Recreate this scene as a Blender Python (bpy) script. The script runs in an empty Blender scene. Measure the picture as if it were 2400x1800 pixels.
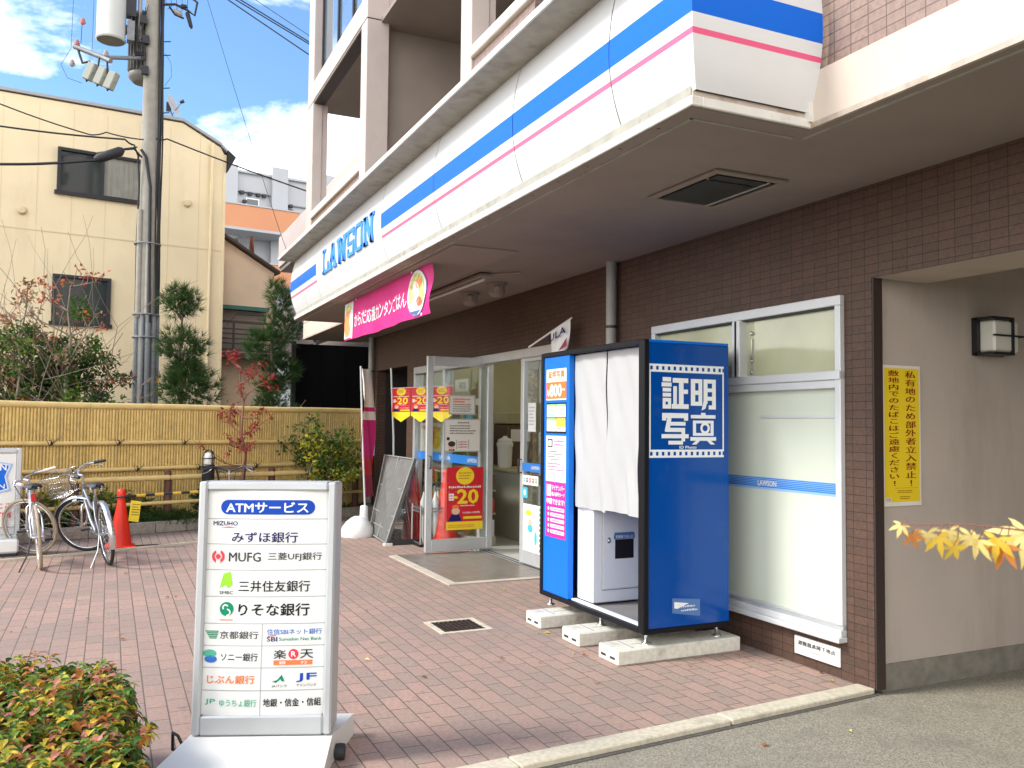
import bpy, math, random
from mathutils import Vector as V, Matrix
R = math.radians
rnd = random.Random(7)
sc = bpy.context.scene
col = sc.collection

# ---------------------------------------------------------------- camera
cam_d = bpy.data.cameras.new('camera'); cam = bpy.data.objects.new('camera', cam_d); col.objects.link(cam)
YAW, PITCH, ROLL = 0.43509, 0.04598, 0.00978
f = V((math.sin(YAW)*math.cos(PITCH), math.cos(YAW)*math.cos(PITCH), math.sin(PITCH)))
r = V((math.cos(YAW), -math.sin(YAW), 0)); u = r.cross(f)
r2 = r*math.cos(ROLL)+u*math.sin(ROLL); u2 = -r*math.sin(ROLL)+u*math.cos(ROLL)
m = Matrix((r2, u2, -f)).transposed().to_4x4(); m.translation = V((0, 0, 1.5))
cam.matrix_world = m
cam_d.sensor_width = 36; cam_d.lens = 2023.17/2400*36; cam_d.clip_end = 2000; cam_d.clip_start = .05
cam_d.dof.use_dof = True; cam_d.dof.focus_distance = 6.5; cam_d.dof.aperture_fstop = 12
sc.camera = cam
# ---------------------------------------------------------------- sky, sun, exposure
SUN_EL, SUN_AZ = 43, 283          # azimuth: compass degrees from +Y towards +X
w = bpy.data.worlds.new('World'); sc.world = w; w.use_nodes = True
nt = w.node_tree; N = nt.nodes; L = nt.links
bg = N['Background']
sky = N.new('ShaderNodeTexSky'); sky.sky_type = 'NISHITA'; sky.sun_disc = False
sky.sun_elevation = R(SUN_EL); sky.sun_rotation = R(SUN_AZ); sky.air_density = 1.0; sky.dust_density = .6; sky.ozone_density = 1.6
tc = N.new('ShaderNodeTexCoord')
sep = N.new('ShaderNodeSeparateXYZ'); L.new(tc.outputs['Generated'], sep.inputs[0])
def mth(op, a, b=None, clamp=False):
    n = N.new('ShaderNodeMath'); n.operation = op; n.use_clamp = clamp
    for i, x in enumerate((a, b)):
        if x is None: continue
        if isinstance(x, (int, float)): n.inputs[i].default_value = x
        else: L.new(x, n.inputs[i])
    return n.outputs[0]
den = mth('ADD', mth('MAXIMUM', sep.outputs[2], 0.0), 0.32)
cx = mth('DIVIDE', sep.outputs[0], den); cy = mth('DIVIDE', sep.outputs[1], den)
cmb = N.new('ShaderNodeCombineXYZ'); L.new(cx, cmb.inputs[0]); L.new(cy, cmb.inputs[1]); cmb.inputs[2].default_value = 17.7
nz = N.new('ShaderNodeTexNoise'); nz.inputs['Scale'].default_value = 3.0; nz.inputs['Detail'].default_value = 8; nz.inputs['Roughness'].default_value = .58; nz.inputs['Distortion'].default_value = .25
L.new(cmb.outputs[0], nz.inputs['Vector'])
ramp = N.new('ShaderNodeValToRGB'); ramp.color_ramp.elements[0].position = .47; ramp.color_ramp.elements[1].position = .66
# extra unseen cloud added southward to brighten fronts; the northern sky stays broken
bias = mth('ADD', nz.outputs[0], mth('ADD', mth('MULTIPLY', mth('SUBTRACT', .40, sep.outputs[2]), .55), mth('MULTIPLY', mth('SUBTRACT', .62, sep.outputs[1]), .17)))
L.new(bias, ramp.inputs[0])
mix = N.new('ShaderNodeMixRGB'); L.new(ramp.outputs[0], mix.inputs[0])
gain = N.new('ShaderNodeMixRGB'); gain.blend_type = 'MULTIPLY'; gain.inputs[0].default_value = 1; gain.inputs[2].default_value = (.74, .93, 1.10, 1)
L.new(sky.outputs[0], gain.inputs[1]); L.new(gain.outputs[0], mix.inputs[1])
mix.inputs[2].default_value = (13.5, 13.4, 13.2, 1)
L.new(mix.outputs[0], bg.inputs[0]); bg.inputs[1].default_value = 0.10
sd = bpy.data.lights.new('sun', 'SUN'); sun = bpy.data.objects.new('sun', sd); col.objects.link(sun)
sd.energy = 1.6; sd.angle = R(14); sd.color = (1, .95, .87)
az, el = R(SUN_AZ), R(SUN_EL)
sdir = V((math.sin(az)*math.cos(el), math.cos(az)*math.cos(el), math.sin(el)))
sun.rotation_euler = (-sdir).to_track_quat('-Z', 'Y').to_euler()
vs = sc.view_settings; vs.view_transform = 'Standard'; vs.look = 'None'; vs.exposure = 1.38; vs.gamma = 1
sc.render.film_transparent = False
sc.cycles.max_bounces = 7; sc.cycles.transparent_max_bounces = 24; sc.cycles.use_denoising = True
sc.cycles.caustics_reflective = False; sc.cycles.caustics_refractive = False; sc.cycles.sample_clamp_indirect = 6

# ---------------------------------------------------------------- materials
MATS = {}
def mat(name, c, rough=.6, metal=0., var=0., vs_=6., bump=0., bs=60., spec=.5, emit=0., dirt=None, dirt_s=2.2, dirt_lo=.55, dirt_hi=.8, alpha=None, trans=0., sheen=0, coat=0, streak=False):
    m = bpy.data.materials.new(name); m.use_nodes = True; MATS[name] = m
    t = m.node_tree; b = t.nodes['Principled BSDF']
    c4 = (*c, 1)
    b.inputs['Base Color'].default_value = c4; b.inputs['Roughness'].default_value = rough; b.inputs['Metallic'].default_value = metal
    b.inputs['Specular IOR Level'].default_value = spec
    if coat: b.inputs['Coat Weight'].default_value = coat; b.inputs['Coat Roughness'].default_value = .06
    if emit: b.inputs['Emission Color'].default_value = c4; b.inputs['Emission Strength'].default_value = emit
    if trans: b.inputs['Transmission Weight'].default_value = trans
    src = None
    if var or dirt:
        tc = t.nodes.new('ShaderNodeTexCoord'); vec = tc.outputs['Object']
        if streak:
            mp = t.nodes.new('ShaderNodeMapping'); mp.inputs['Scale'].default_value = (1, 1, .18); t.links.new(vec, mp.inputs[0]); vec2 = mp.outputs[0]
        else: vec2 = vec
        n = t.nodes.new('ShaderNodeTexNoise'); n.inputs['Scale'].default_value = vs_; n.inputs['Detail'].default_value = 6; t.links.new(vec, n.inputs[0])
        rp = t.nodes.new('ShaderNodeMapRange'); rp.inputs[1].default_value = .3; rp.inputs[2].default_value = .7; rp.inputs[3].default_value = 1-var; rp.inputs[4].default_value = 1+var
        t.links.new(n.outputs[0], rp.inputs[0])
        mx = t.nodes.new('ShaderNodeMixRGB'); mx.blend_type = 'MULTIPLY'; mx.inputs[0].default_value = 1; mx.inputs[1].default_value = c4
        t.links.new(rp.outputs[0], mx.inputs[2]); src = mx.outputs[0]
        if dirt:
            n2 = t.nodes.new('ShaderNodeTexNoise'); n2.inputs['Scale'].default_value = dirt_s; n2.inputs['Detail'].default_value = 9; n2.inputs['Roughness'].default_value = .7; t.links.new(vec2, n2.inputs[0])
            r3 = t.nodes.new('ShaderNodeMapRange'); r3.inputs[1].default_value = dirt_lo; r3.inputs[2].default_value = dirt_hi; t.links.new(n2.outputs[0], r3.inputs[0])
            m2 = t.nodes.new('ShaderNodeMixRGB'); t.links.new(r3.outputs[0], m2.inputs[0]); t.links.new(src, m2.inputs[1]); m2.inputs[2].default_value = (*dirt, 1); src = m2.outputs[0]
        t.links.new(src, b.inputs['Base Color'])
    if bump:
        tc = t.nodes.new('ShaderNodeTexCoord'); n = t.nodes.new('ShaderNodeTexNoise'); n.inputs['Scale'].default_value = bs; n.inputs['Detail'].default_value = 5; t.links.new(tc.outputs['Object'], n.inputs[0])
        bp = t.nodes.new('ShaderNodeBump'); bp.inputs['Strength'].default_value = bump; bp.inputs['Distance'].default_value = .01; t.links.new(n.outputs[0], bp.inputs['Height']); t.links.new(bp.outputs[0], b.inputs['Normal'])
    return m
def brick_mat(name, c1, c2, mortar, bw, rh, ms, offset, plane, rough=.6, bump=.3, big=None, bigs=.6, spec=.5):
    m = bpy.data.materials.new(name); m.use_nodes = True; MATS[name] = m
    t = m.node_tree; b = t.nodes['Principled BSDF']; Nn = t.nodes; K = t.links
    g = Nn.new('ShaderNodeTexCoord'); s = Nn.new('ShaderNodeSeparateXYZ'); K.new(g.outputs['Object'], s.inputs[0])
    cb = Nn.new('ShaderNodeCombineXYZ')
    if plane == 'wall':
        ad = Nn.new('ShaderNodeMath'); K.new(s.outputs[0], ad.inputs[0]); K.new(s.outputs[1], ad.inputs[1]); K.new(ad.outputs[0], cb.inputs[0]); K.new(s.outputs[2], cb.inputs[1])
    else:
        K.new(s.outputs[1], cb.inputs[0]); K.new(s.outputs[0], cb.inputs[1])
    br = Nn.new('ShaderNodeTexBrick'); br.offset = offset; br.inputs['Scale'].default_value = 1
    br.inputs['Brick Width'].default_value = bw; br.inputs['Row Height'].default_value = rh; br.inputs['Mortar Size'].default_value = ms; br.inputs['Mortar Smooth'].default_value = .15; br.inputs['Bias'].default_value = -.1
    K.new(cb.outputs[0], br.inputs['Vector'])
    br.inputs['Color1'].default_value = (*c1, 1); br.inputs['Color2'].default_value = (*c2, 1); br.inputs['Mortar'].default_value = (*mortar, 1)
    n = Nn.new('ShaderNodeTexNoise'); n.inputs['Scale'].default_value = 45; n.inputs['Detail'].default_value = 5; K.new(g.outputs['Object'], n.inputs[0])
    rp = Nn.new('ShaderNodeMapRange'); rp.inputs[1].default_value = .3; rp.inputs[2].default_value = .7; rp.inputs[3].default_value = .85; rp.inputs[4].default_value = 1.15; K.new(n.outputs[0], rp.inputs[0])
    mx = Nn.new('ShaderNodeMixRGB'); mx.blend_type = 'MULTIPLY'; mx.inputs[0].default_value = 1; K.new(br.outputs[0], mx.inputs[1]); K.new(rp.outputs[0], mx.inputs[2])
    src = mx.outputs[0]
    if big:
        n2 = Nn.new('ShaderNodeTexNoise'); n2.inputs['Scale'].default_value = bigs; n2.inputs['Detail'].default_value = 7; K.new(g.outputs['Object'], n2.inputs[0])
        r4 = Nn.new('ShaderNodeMapRange'); r4.inputs[1].default_value = .4; r4.inputs[2].default_value = .72; K.new(n2.outputs[0], r4.inputs[0])
        m2 = Nn.new('ShaderNodeMixRGB'); K.new(r4.outputs[0], m2.inputs[0]); K.new(src, m2.inputs[1]); m3 = Nn.new('ShaderNodeMixRGB'); m3.inputs[0].default_value = .6; K.new(src, m3.inputs[1]); m3.inputs[2].default_value = (*big, 1); K.new(m3.outputs[0], m2.inputs[2]); src = m2.outputs[0]
    if plane == 'floor':        # gum spots, drips and darker worn courses
        n5 = Nn.new('ShaderNodeTexNoise'); n5.inputs['Scale'].default_value = 6.5; n5.inputs['Detail'].default_value = 3; K.new(g.outputs['Object'], n5.inputs[0])
        r5 = Nn.new('ShaderNodeMapRange'); r5.inputs[1].default_value = .66; r5.inputs[2].default_value = .72; r5.inputs[4].default_value = .38; K.new(n5.outputs[0], r5.inputs[0])
        m5 = Nn.new('ShaderNodeMixRGB'); K.new(r5.outputs[0], m5.inputs[0]); K.new(src, m5.inputs[1]); m5.inputs[2].default_value = (.13, .10, .085, 1); src = m5.outputs[0]
    K.new(src, b.inputs['Base Color']); b.inputs['Roughness'].default_value = rough; b.inputs['Specular IOR Level'].default_value = spec
    bp = Nn.new('ShaderNodeBump'); bp.inputs['Strength'].default_value = bump; bp.inputs['Distance'].default_value = .004
    iv = Nn.new('ShaderNodeMath'); iv.operation = 'MULTIPLY_ADD'; K.new(br.outputs['Fac'], iv.inputs[0]); iv.inputs[1].default_value = -1; iv2 = Nn.new('ShaderNodeMath'); iv2.operation = 'MULTIPLY'; K.new(n.outputs[0], iv2.inputs[0]); iv2.inputs[1].default_value = .35; K.new(iv2.outputs[0], iv.inputs[2])
    K.new(iv.outputs[0], bp.inputs['Height']); K.new(bp.outputs[0], b.inputs['Normal'])
    return m
def glass_mat(name, tint, refl=.12, rough=.02):
    m = bpy.data.materials.new(name); m.use_nodes = True; MATS[name] = m
    t = m.node_tree; Nn = t.nodes; K = t.links; Nn.remove(Nn['Principled BSDF'])
    tr = Nn.new('ShaderNodeBsdfTransparent'); tr.inputs[0].default_value = (*tint, 1)
    gl = Nn.new('ShaderNodeBsdfGlossy'); gl.inputs['Roughness'].default_value = rough; gl.inputs[0].default_value = (.9, .95, 1, 1)
    fr = Nn.new('ShaderNodeLayerWeight'); fr.inputs[0].default_value = .35
    ad = Nn.new('ShaderNodeMath'); ad.operation = 'MULTIPLY_ADD'; K.new(fr.outputs['Fresnel'], ad.inputs[0]); ad.inputs[1].default_value = .4; ad.inputs[2].default_value = refl*.4
    mx = Nn.new('ShaderNodeMixShader'); K.new(ad.outputs[0], mx.inputs[0]); K.new(tr.outputs[0], mx.inputs[1]); K.new(gl.outputs[0], mx.inputs[2])
    K.new(mx.outputs[0], Nn['Material Output'].inputs[0])
    return m
def leaf_mat(name, c, var=.3):
    m = mat(name, c, rough=.5, var=var, vs_=9, spec=.2)
    t = m.node_tree; b = t.nodes['Principled BSDF']; o = t.nodes['Material Output']
    tl = t.nodes.new('ShaderNodeBsdfTranslucent'); tl.inputs[0].default_value = (c[0]*1.3, c[1]*1.3, c[2], 1)
    mx = t.nodes.new('ShaderNodeMixShader'); mx.inputs[0].default_value = .3
    t.links.new(b.outputs[0], mx.inputs[1]); t.links.new(tl.outputs[0], mx.inputs[2]); t.links.new(mx.outputs[0], o.inputs[0])
    return m

# ---------------------------------------------------------------- mesh builder
class MB:
    def __init__(s): s.v = []; s.f = []; s.m = []; s.sm = []; s.mats = []
    def mi(s, name):
        if name not in s.mats: s.mats.append(name)
        return s.mats.index(name)
    def add(s, verts, faces, mt, smooth=False):
        k = len(s.v); s.v += [tuple(p) for p in verts]; i = s.mi(mt)
        for fc in faces: s.f.append([k+j for j in fc]); s.m.append(i); s.sm.append(smooth)
    def box(s, a, b, mt, bev=0.):
        x0, y0, z0 = (min(a[i], b[i]) for i in range(3)); x1, y1, z1 = (max(a[i], b[i]) for i in range(3))
        s.obox(V(((x0+x1)/2, (y0+y1)/2, (z0+z1)/2)), V(((x1-x0)/2, 0, 0)), V((0, (y1-y0)/2, 0)), V((0, 0, (z1-z0)/2)), mt, bev)
    def obox(s, c, ax, ay, az, mt, bev=0.):
        c = V(c); ax = V(ax); ay = V(ay); az = V(az)
        if bev <= 0:
            vs_ = [c+ax*i+ay*j+az*k for k in (-1, 1) for j in (-1, 1) for i in (-1, 1)]
            s.add(vs_, [(0, 2, 3, 1), (4, 5, 7, 6), (0, 1, 5, 4), (2, 6, 7, 3), (0, 4, 6, 2), (1, 3, 7, 5)], mt); return
        # chamfered box
        L3 = [max(a.length, 1e-6) for a in (ax, ay, az)]; bv = min(bev, min(L3)*.9)
        sx, sy, sz = (1-bv/l for l in L3)
        vs_ = []; idx = {}
        for k in (-1, 1):
            for j in (-1, 1):
                for i in (-1, 1):
                    for t, (px, py, pz) in enumerate(((1, sy, sz), (sx, 1, sz), (sx, sy, 1))):
                        idx[(i, j, k, t)] = len(vs_); vs_.append(c+ax*i*px+ay*j*py+az*k*pz)
        fs = []
        def q(*ks): fs.append(tuple(idx[k] for k in ks))
        for i in (-1, 1): q((i, -1, -1, 0), (i, 1, -1, 0), (i, 1, 1, 0), (i, -1, 1, 0)); q((-1, i, -1, 1), (1, i, -1, 1), (1, i, 1, 1), (-1, i, 1, 1)); q((-1, -1, i, 2), (1, -1, i, 2), (1, 1, i, 2), (-1, 1, i, 2))
        for a in (-1, 1):
            for b in (-1, 1):
                q((a, b, -1, 0), (a, b, 1, 0), (a, b, 1, 1), (a, b, -1, 1)); q((a, -1, b, 0), (a, 1, b, 0), (a, 1, b, 2), (a, -1, b, 2)); q((-1, a, b, 1), (1, a, b, 1), (1, a, b, 2), (-1, a, b, 2))
                for k in (-1, 1): q((a, b, k, 0), (a, b, k, 1), (a, b, k, 2))
        s.add(vs_, fs, mt)
    def quad(s, a, b, c, d, mt): s.add([a, b, c, d], [(0, 1, 2, 3)], mt)
    def poly(s, pts, mt): s.add(pts, [tuple(range(len(pts)))], mt)
    def prism(s, pts, off, mt):
        n = len(pts); off = V(off); p = [V(q) for q in pts]
        s.add(p+[q+off for q in p], [tuple(range(n-1, -1, -1)), tuple(range(n, 2*n))]+[(i, (i+1) % n, n+(i+1) % n, n+i) for i in range(n)], mt)
    def tube(s, pts, rad, mt, n=8, cap=True, smooth=True):
        pts = [V(p) for p in pts]; k = len(pts)
        rs = rad if isinstance(rad, (list, tuple)) else [rad]*k
        vs_ = []; prev = None
        for i, p in enumerate(pts):
            t = (pts[min(i+1, k-1)]-pts[max(i-1, 0)]); t = t.normalized() if t.length > 1e-9 else V((0, 0, 1))
            if prev is None:
                a = t.orthogonal().normalized()
            else:
                a = prev-t*prev.dot(t); a = a.normalized() if a.length > 1e-6 else t.orthogonal().normalized()
            prev = a; b = t.cross(a)
            vs_ += [p+(a*math.cos(2*math.pi*j/n)+b*math.sin(2*math.pi*j/n))*rs[i] for j in range(n)]
        fs = [(i*n+j, i*n+(j+1) % n, (i+1)*n+(j+1) % n, (i+1)*n+j) for i in range(k-1) for j in range(n)]
        s.add(vs_, fs, mt, smooth)
        if cap: s.add(vs_[:n], [tuple(range(n-1, -1, -1))], mt); s.add(vs_[-n:], [tuple(range(n))], mt)
    def lathe(s, base, prof, mt, n=16, axis=(0, 0, 1), smooth=True, arc=None):
        ax = V(axis).normalized(); a = ax.orthogonal().normalized(); b = ax.cross(a); base = V(base)
        vs_ = [base+ax*z+(a*math.cos(2*math.pi*j/n)+b*math.sin(2*math.pi*j/n))*rr for rr, z in prof for j in range(n)]
        k = len(prof)
        s.add(vs_, [(i*n+j, i*n+(j+1) % n, (i+1)*n+(j+1) % n, (i+1)*n+j) for i in range(k-1) for j in range(n)], mt, smooth)
        s.add(vs_[:n], [tuple(range(n-1, -1, -1))], mt); s.add(vs_[-n:], [tuple(range(n))], mt)
    def torus(s, c, axis, R_, r_, mt, n=32, k=6):
        c = V(c); ax = V(axis).normalized(); a = ax.orthogonal().normalized(); b = ax.cross(a)
        vs_ = []
        for i in range(n):
            d = a*math.cos(2*math.pi*i/n)+b*math.sin(2*math.pi*i/n)
            for j in range(k): vs_.append(c+d*(R_+r_*math.cos(2*math.pi*j/k))+ax*r_*math.sin(2*math.pi*j/k))
        s.add(vs_, [(i*k+j, ((i+1) % n)*k+j, ((i+1) % n)*k+(j+1) % k, i*k+(j+1) % k) for i in range(n) for j in range(k)], mt, True)
    def leaf(s, p, d, nrm, ln, wd, mt, fold=.25):
        d = V(d).normalized(); nrm = V(nrm); sd_ = d.cross(nrm)
        sd_ = sd_.normalized() if sd_.length > 1e-5 else d.orthogonal().normalized()
        nn = sd_.cross(d); p = V(p)
        s.add([p, p+d*ln*.45+sd_*wd*.5+nn*wd*fold, p+d*ln-nn*ln*.12, p+d*ln*.45-sd_*wd*.5+nn*wd*fold, p+d*ln*.5], [(0, 1, 4), (1, 2, 4), (2, 3, 4), (3, 0, 4)], mt)
    def build(s, name, parent=None, label=None, mats=None):
        me = bpy.data.meshes.new(name); me.from_pydata(s.v, [], s.f)
        for q in s.mats: me.materials.append(MATS[q])
        me.polygons.foreach_set('material_index', s.m); me.polygons.foreach_set('use_smooth', s.sm); me.update()
        o = bpy.data.objects.new(name, me); col.objects.link(o)
        if parent:
            o.parent = parent; o.matrix_parent_inverse = Matrix.Translation(-world_loc(parent))
        if label: o['label'] = label
        return o
def world_loc(o):
    # parts are modelled in world coordinates, so only the thing's root carries a location
    while o.parent: o = o.parent
    return o.location.copy() if not o.get('local') else V((0, 0, 0))
def tag(o, label, cat, group=None, kind=None):
    if label: o['label'] = label
    if cat: o['category'] = cat
    if group: o['group'] = group
    if kind: o['kind'] = kind
    return o
def thing(name, label, cat, loc=(0, 0, 0), group=None, local=False, kind=None):
    o = bpy.data.objects.new(name, None); col.objects.link(o); o.location = loc; o.empty_display_size = .2
    if local: o['local'] = 1
    return tag(o, label, cat, group, kind)
def sub(name, mb, parent, label=None):      # a sub-part: its parent is a mesh part that sits at the thing's frame
    o = mb.build(name, None, label); o.parent = parent
    return o
def copy_tree(o, parent=None):
    c = o.copy(); col.objects.link(c)
    if parent: c.parent = parent
    for ch in [q for q in bpy.data.objects if q.parent == o]: copy_tree(ch, c)
    return c

# ---------------------------------------------------------------- lettering
_tc = {}
def glyphs(txt, bold=0., spacing=1.):
    key = (txt, bold, spacing)
    if key in _tc: return _tc[key]
    cu = bpy.data.curves.new('lettering', 'FONT'); cu.body = txt; cu.size = 1; cu.resolution_u = 2; cu.space_character = spacing
    o = bpy.data.objects.new('lettering', cu); col.objects.link(o)
    dg = bpy.context.evaluated_depsgraph_get(); dg.update()
    me = bpy.data.meshes.new_from_object(o.evaluated_get(dg), depsgraph=dg)
    vs_ = [tuple(v.co) for v in me.vertices]; fs = [tuple(p.vertices) for p in me.polygons]
    bpy.data.objects.remove(o); bpy.data.curves.remove(cu); bpy.data.meshes.remove(me)
    xs = [v[0] for v in vs_] or [0]; ys = [v[1] for v in vs_] or [0]
    _tc[key] = (vs_, fs, min(xs), max(xs), min(ys), max(ys)); return _tc[key]
class G:
    """flat printing on a surface: origin o, right r, up u (metres)"""
    def __init__(s, mb, o, r, u, lift=.0015, layer=.0011, bend=None):
        s.mb = mb; s.o = V(o); s.r = V(r).normalized(); s.u = V(u).normalized(); s.n = s.r.cross(s.u).normalized(); s.lift = lift; s.layer = layer; s.bend = bend
    def P(s, x, y, k=0):
        p = s.o+s.r*x+s.u*y+s.n*(s.lift+s.layer*k)
        if s.bend: p = p+s.n*s.bend(x, y)
        return p
    def rect(s, x0, y0, x1, y1, mt, k=0):
        nx = max(1, int(abs(x1-x0)/.02)) if s.bend else 1
        for i in range(nx):
            a = x0+(x1-x0)*i/nx; b = x0+(x1-x0)*(i+1)/nx
            s.mb.add([s.P(a, y0, k), s.P(b, y0, k), s.P(b, y1, k), s.P(a, y1, k)], [(0, 1, 2, 3)], mt)
    def poly(s, pts, mt, k=0): s.mb.add([s.P(x, y, k) for x, y in pts], [tuple(range(len(pts)))], mt)
    def disc(s, x, y, rx, mt, k=0, ry=None, n=28, a0=0, a1=2*math.pi):
        ry = ry or rx
        pts = [(x+rx*math.cos(a0+(a1-a0)*i/n), y+ry*math.sin(a0+(a1-a0)*i/n)) for i in range(n if a1-a0 > 6.2 else n+1)]
        s.poly(pts, mt, k)
    def ring(s, x, y, r0, r1, mt, k=0, n=28, a0=0, a1=2*math.pi):
        vs_ = []
        for i in range(n+1):
            a = a0+(a1-a0)*i/n
            for q in (r0, r1): vs_.append(s.P(x+q*math.cos(a), y+q*math.sin(a), k))
        s.mb.add(vs_, [(2*i, 2*i+1, 2*i+3, 2*i+2) for i in range(n)], mt)
    def line(s, x0, y0, x1, y1, wd, mt, k=0):
        d = V((x1-x0, y1-y0)); d.normalize(); q = V((-d.y, d.x))*wd/2
        s.poly([(x0-q.x, y0-q.y), (x1-q.x, y1-q.y), (x1+q.x, y1+q.y), (x0+q.x, y0+q.y)], mt, k)
    def text(s, txt, x0, y0, x1, y1, mt, k=1, bold=0., spacing=1.):
        bold = max(bold, .006)+.012
        """fills the box x0..x1, y0..y1 with the lettering"""
        vs_, fs, a, b, c, d = glyphs(txt, 0, spacing)
        if not vs_: return
        kx = (x1-x0)/max(b-a, 1e-6); ky = (y1-y0)/max(d-c, 1e-6)
        bx = bold*.8*ky
        for j, (dx, dy) in enumerate(((0, 0),) if bold < .004 else ((-bx, 0), (bx, 0), (0, bx*.8), (0, -bx*.8))):
            s.mb.add([s.P(x0+dx+(v[0]-a)*kx, y0+dy+(v[1]-c)*ky, k+j*.12) for v in vs_], fs, mt)
    def textc(s, txt, x, y, h, mt, k=1, bold=0., squeeze=1., spacing=1.):
        vs_, fs, a, b, c, d = glyphs(txt, bold, spacing)
        ky = h/max(d-c, 1e-6); wd = (b-a)*ky*squeeze
        s.text(txt, x-wd/2, y-h/2, x+wd/2, y+h/2, mt, k, bold, spacing)
    def column(s, txt, x, ytop, ch, wd, mt, k=1, bold=0.):
        for i, t in enumerate(txt):
            vs_, fs, a, b, c, d = glyphs(t, 0)
            if not vs_: continue
            kk = wd/1.0; cxm = (a+b)/2; cym = (c+d)/2; kx = kk; ky = ch*.92
            if t in '！!': cxm = (a+b)/2
            yy = ytop-ch*(i+.5)
            for j, dx in enumerate((0,) if bold < .004 else (-bold*kx, bold*kx)): s.mb.add([s.P(x+dx+(v[0]-cxm)*kx, yy+(v[1]-cym)*ky, k+j*.15) for v in vs_], fs, mt)
    def fill_lines(s, x0, y0, x1, y1, n, mt, k=1, h=.55, ragged=.25, seed=1):
        """small print: rows of tiny strokes in word-like runs"""
        q = random.Random(seed); dy = (y1-y0)/n
        for i in range(n):
            y = y1-dy*(i+.5); x = x0; end = x1-(x1-x0)*ragged*q.random()
            while x < end:
                ln = dy*h*(.7+.5*q.random())
                s.rect(x, y-dy*h*.5, min(x+ln*.62, end), y+dy*h*.5*(.2+.8*q.random()), mt, k); x += ln
# ---------------------------------------------------------------- palette
mat('asphalt', (.285, .26, .20), .95, var=.38, vs_=95, bump=.8, bs=110, dirt=(.18, .168, .135), dirt_s=2.5, dirt_lo=.5, dirt_hi=.85, spec=.2)
mat('ground_far', (.18, .17, .155), .95, var=.15, vs_=3)
brick_mat('pavers', (.415, .272, .217), (.315, .238, .195), (.115, .086, .07), .21, .105, .0036, .5, 'floor', .85, .35, big=(.24, .19, .155), bigs=.55, spec=.25)
brick_mat('strip_pavers', (.33, .24, .20), (.25, .20, .17), (.13, .11, .10), .1, .1, .005, 0, 'floor', .9, .35, spec=.2)
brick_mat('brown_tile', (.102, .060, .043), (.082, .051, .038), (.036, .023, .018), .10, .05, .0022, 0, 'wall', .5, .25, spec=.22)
brick_mat('upper_tile_lit', (.30, .205, .165), (.26, .18, .145), (.12, .085, .07), .10, .05, .003, 0, 'wall', .5, .25)  # same tile as the ground floor, painted paler to stand for sunlight
mat('kerb_stone', (.56, .50, .375), .9, var=.15, vs_=40, bump=.25, bs=120, dirt=(.27, .23, .17), dirt_s=6)
mat('kerb_dark', (.11, .10, .085), .95, var=.3, vs_=60)
mat('concrete', (.64, .62, .53), .9, var=.12, vs_=30, bump=.25, bs=110, dirt=(.30, .28, .23), dirt_s=5)
mat('planter_block', (.30, .27, .225), .95, var=.2, vs_=25, bump=.3, bs=80)
mat('soil', (.055, .042, .03), 1, var=.4, vs_=12, bump=.6, bs=40)
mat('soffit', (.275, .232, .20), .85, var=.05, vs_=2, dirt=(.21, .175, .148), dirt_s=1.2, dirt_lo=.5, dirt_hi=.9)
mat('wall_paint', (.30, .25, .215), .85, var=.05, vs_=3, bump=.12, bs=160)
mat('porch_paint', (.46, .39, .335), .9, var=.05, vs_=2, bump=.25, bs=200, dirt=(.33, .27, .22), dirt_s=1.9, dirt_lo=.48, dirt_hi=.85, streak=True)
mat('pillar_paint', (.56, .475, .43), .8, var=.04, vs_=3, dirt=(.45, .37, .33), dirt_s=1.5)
mat('beam_paint', (.62, .52, .43), .8, var=.05, vs_=3, dirt=(.45, .37, .30), dirt_s=1.2, streak=True)
mat('coping', (.74, .68, .60), .7, var=.05, vs_=4, dirt=(.5, .44, .38), dirt_s=3, streak=True)
mat('trim_brown', (.035, .022, .018), .5)
mat('dark_plinth', (.21, .19, .155), .9, var=.2, vs_=12, dirt=(.12, .11, .09))
mat('dark_opening', (.02, .017, .015), .8)
mat('alu', (.63, .64, .64), .38, .55, var=.04, vs_=8)
mat('alu_white', (.62, .63, .625), .4, .15, var=.03, vs_=6)
mat('dark_frame', (.03, .03, .034), .5, .1, spec=.3)
mat('steel', (.55, .55, .54), .3, .9)
mat('galv', (.22, .23, .24), .6, .3, var=.15, vs_=15)
mat('rubber', (.02, .02, .022), .7)
mat('black', (.012, .012, .014), .45)
mat('soft_black', (.03, .03, .033), .6)
mat('white', (.82, .82, .80), .5)
mat('white_gloss', (.70, .705, .70), .3, spec=.5, dirt=(.66, .63, .56), dirt_s=2.3, dirt_lo=.62, dirt_hi=.9, var=.015, streak=True)
mat('sign_white', (.76, .75, .71), .45, var=.015, vs_=4)
mat('fascia_blue', (.003, .135, .66), .45, spec=.25)
mat('fascia_pink', (.78, .11, .24), .35)
mat('letter_blue', (.06, .28, .80), .5, spec=.25)
mat('visor_grey', (.36, .345, .29), .85, var=.12, vs_=9, dirt=(.17, .15, .12), dirt_s=4, dirt_lo=.52, dirt_hi=.75)
mat('lip_white', (.68, .655, .59), .6, var=.08, vs_=9, dirt=(.30, .22, .15), dirt_s=5, dirt_lo=.56, dirt_hi=.8)
mat('lip_rust', (.47, .40, .33), .8, var=.15, vs_=9, dirt=(.30, .19, .11), dirt_s=6, dirt_lo=.52, dirt_hi=.75)
mat('frost', (.62, .665, .545), .22, spec=.5, var=.02, vs_=2)
mat('frost_upper', (.50, .50, .32), .12, spec=.6, var=.12, vs_=2.5)
mat('band_blue', (.03, .20, .62), .3)
mat('band_light', (.30, .50, .80), .3)
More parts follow.
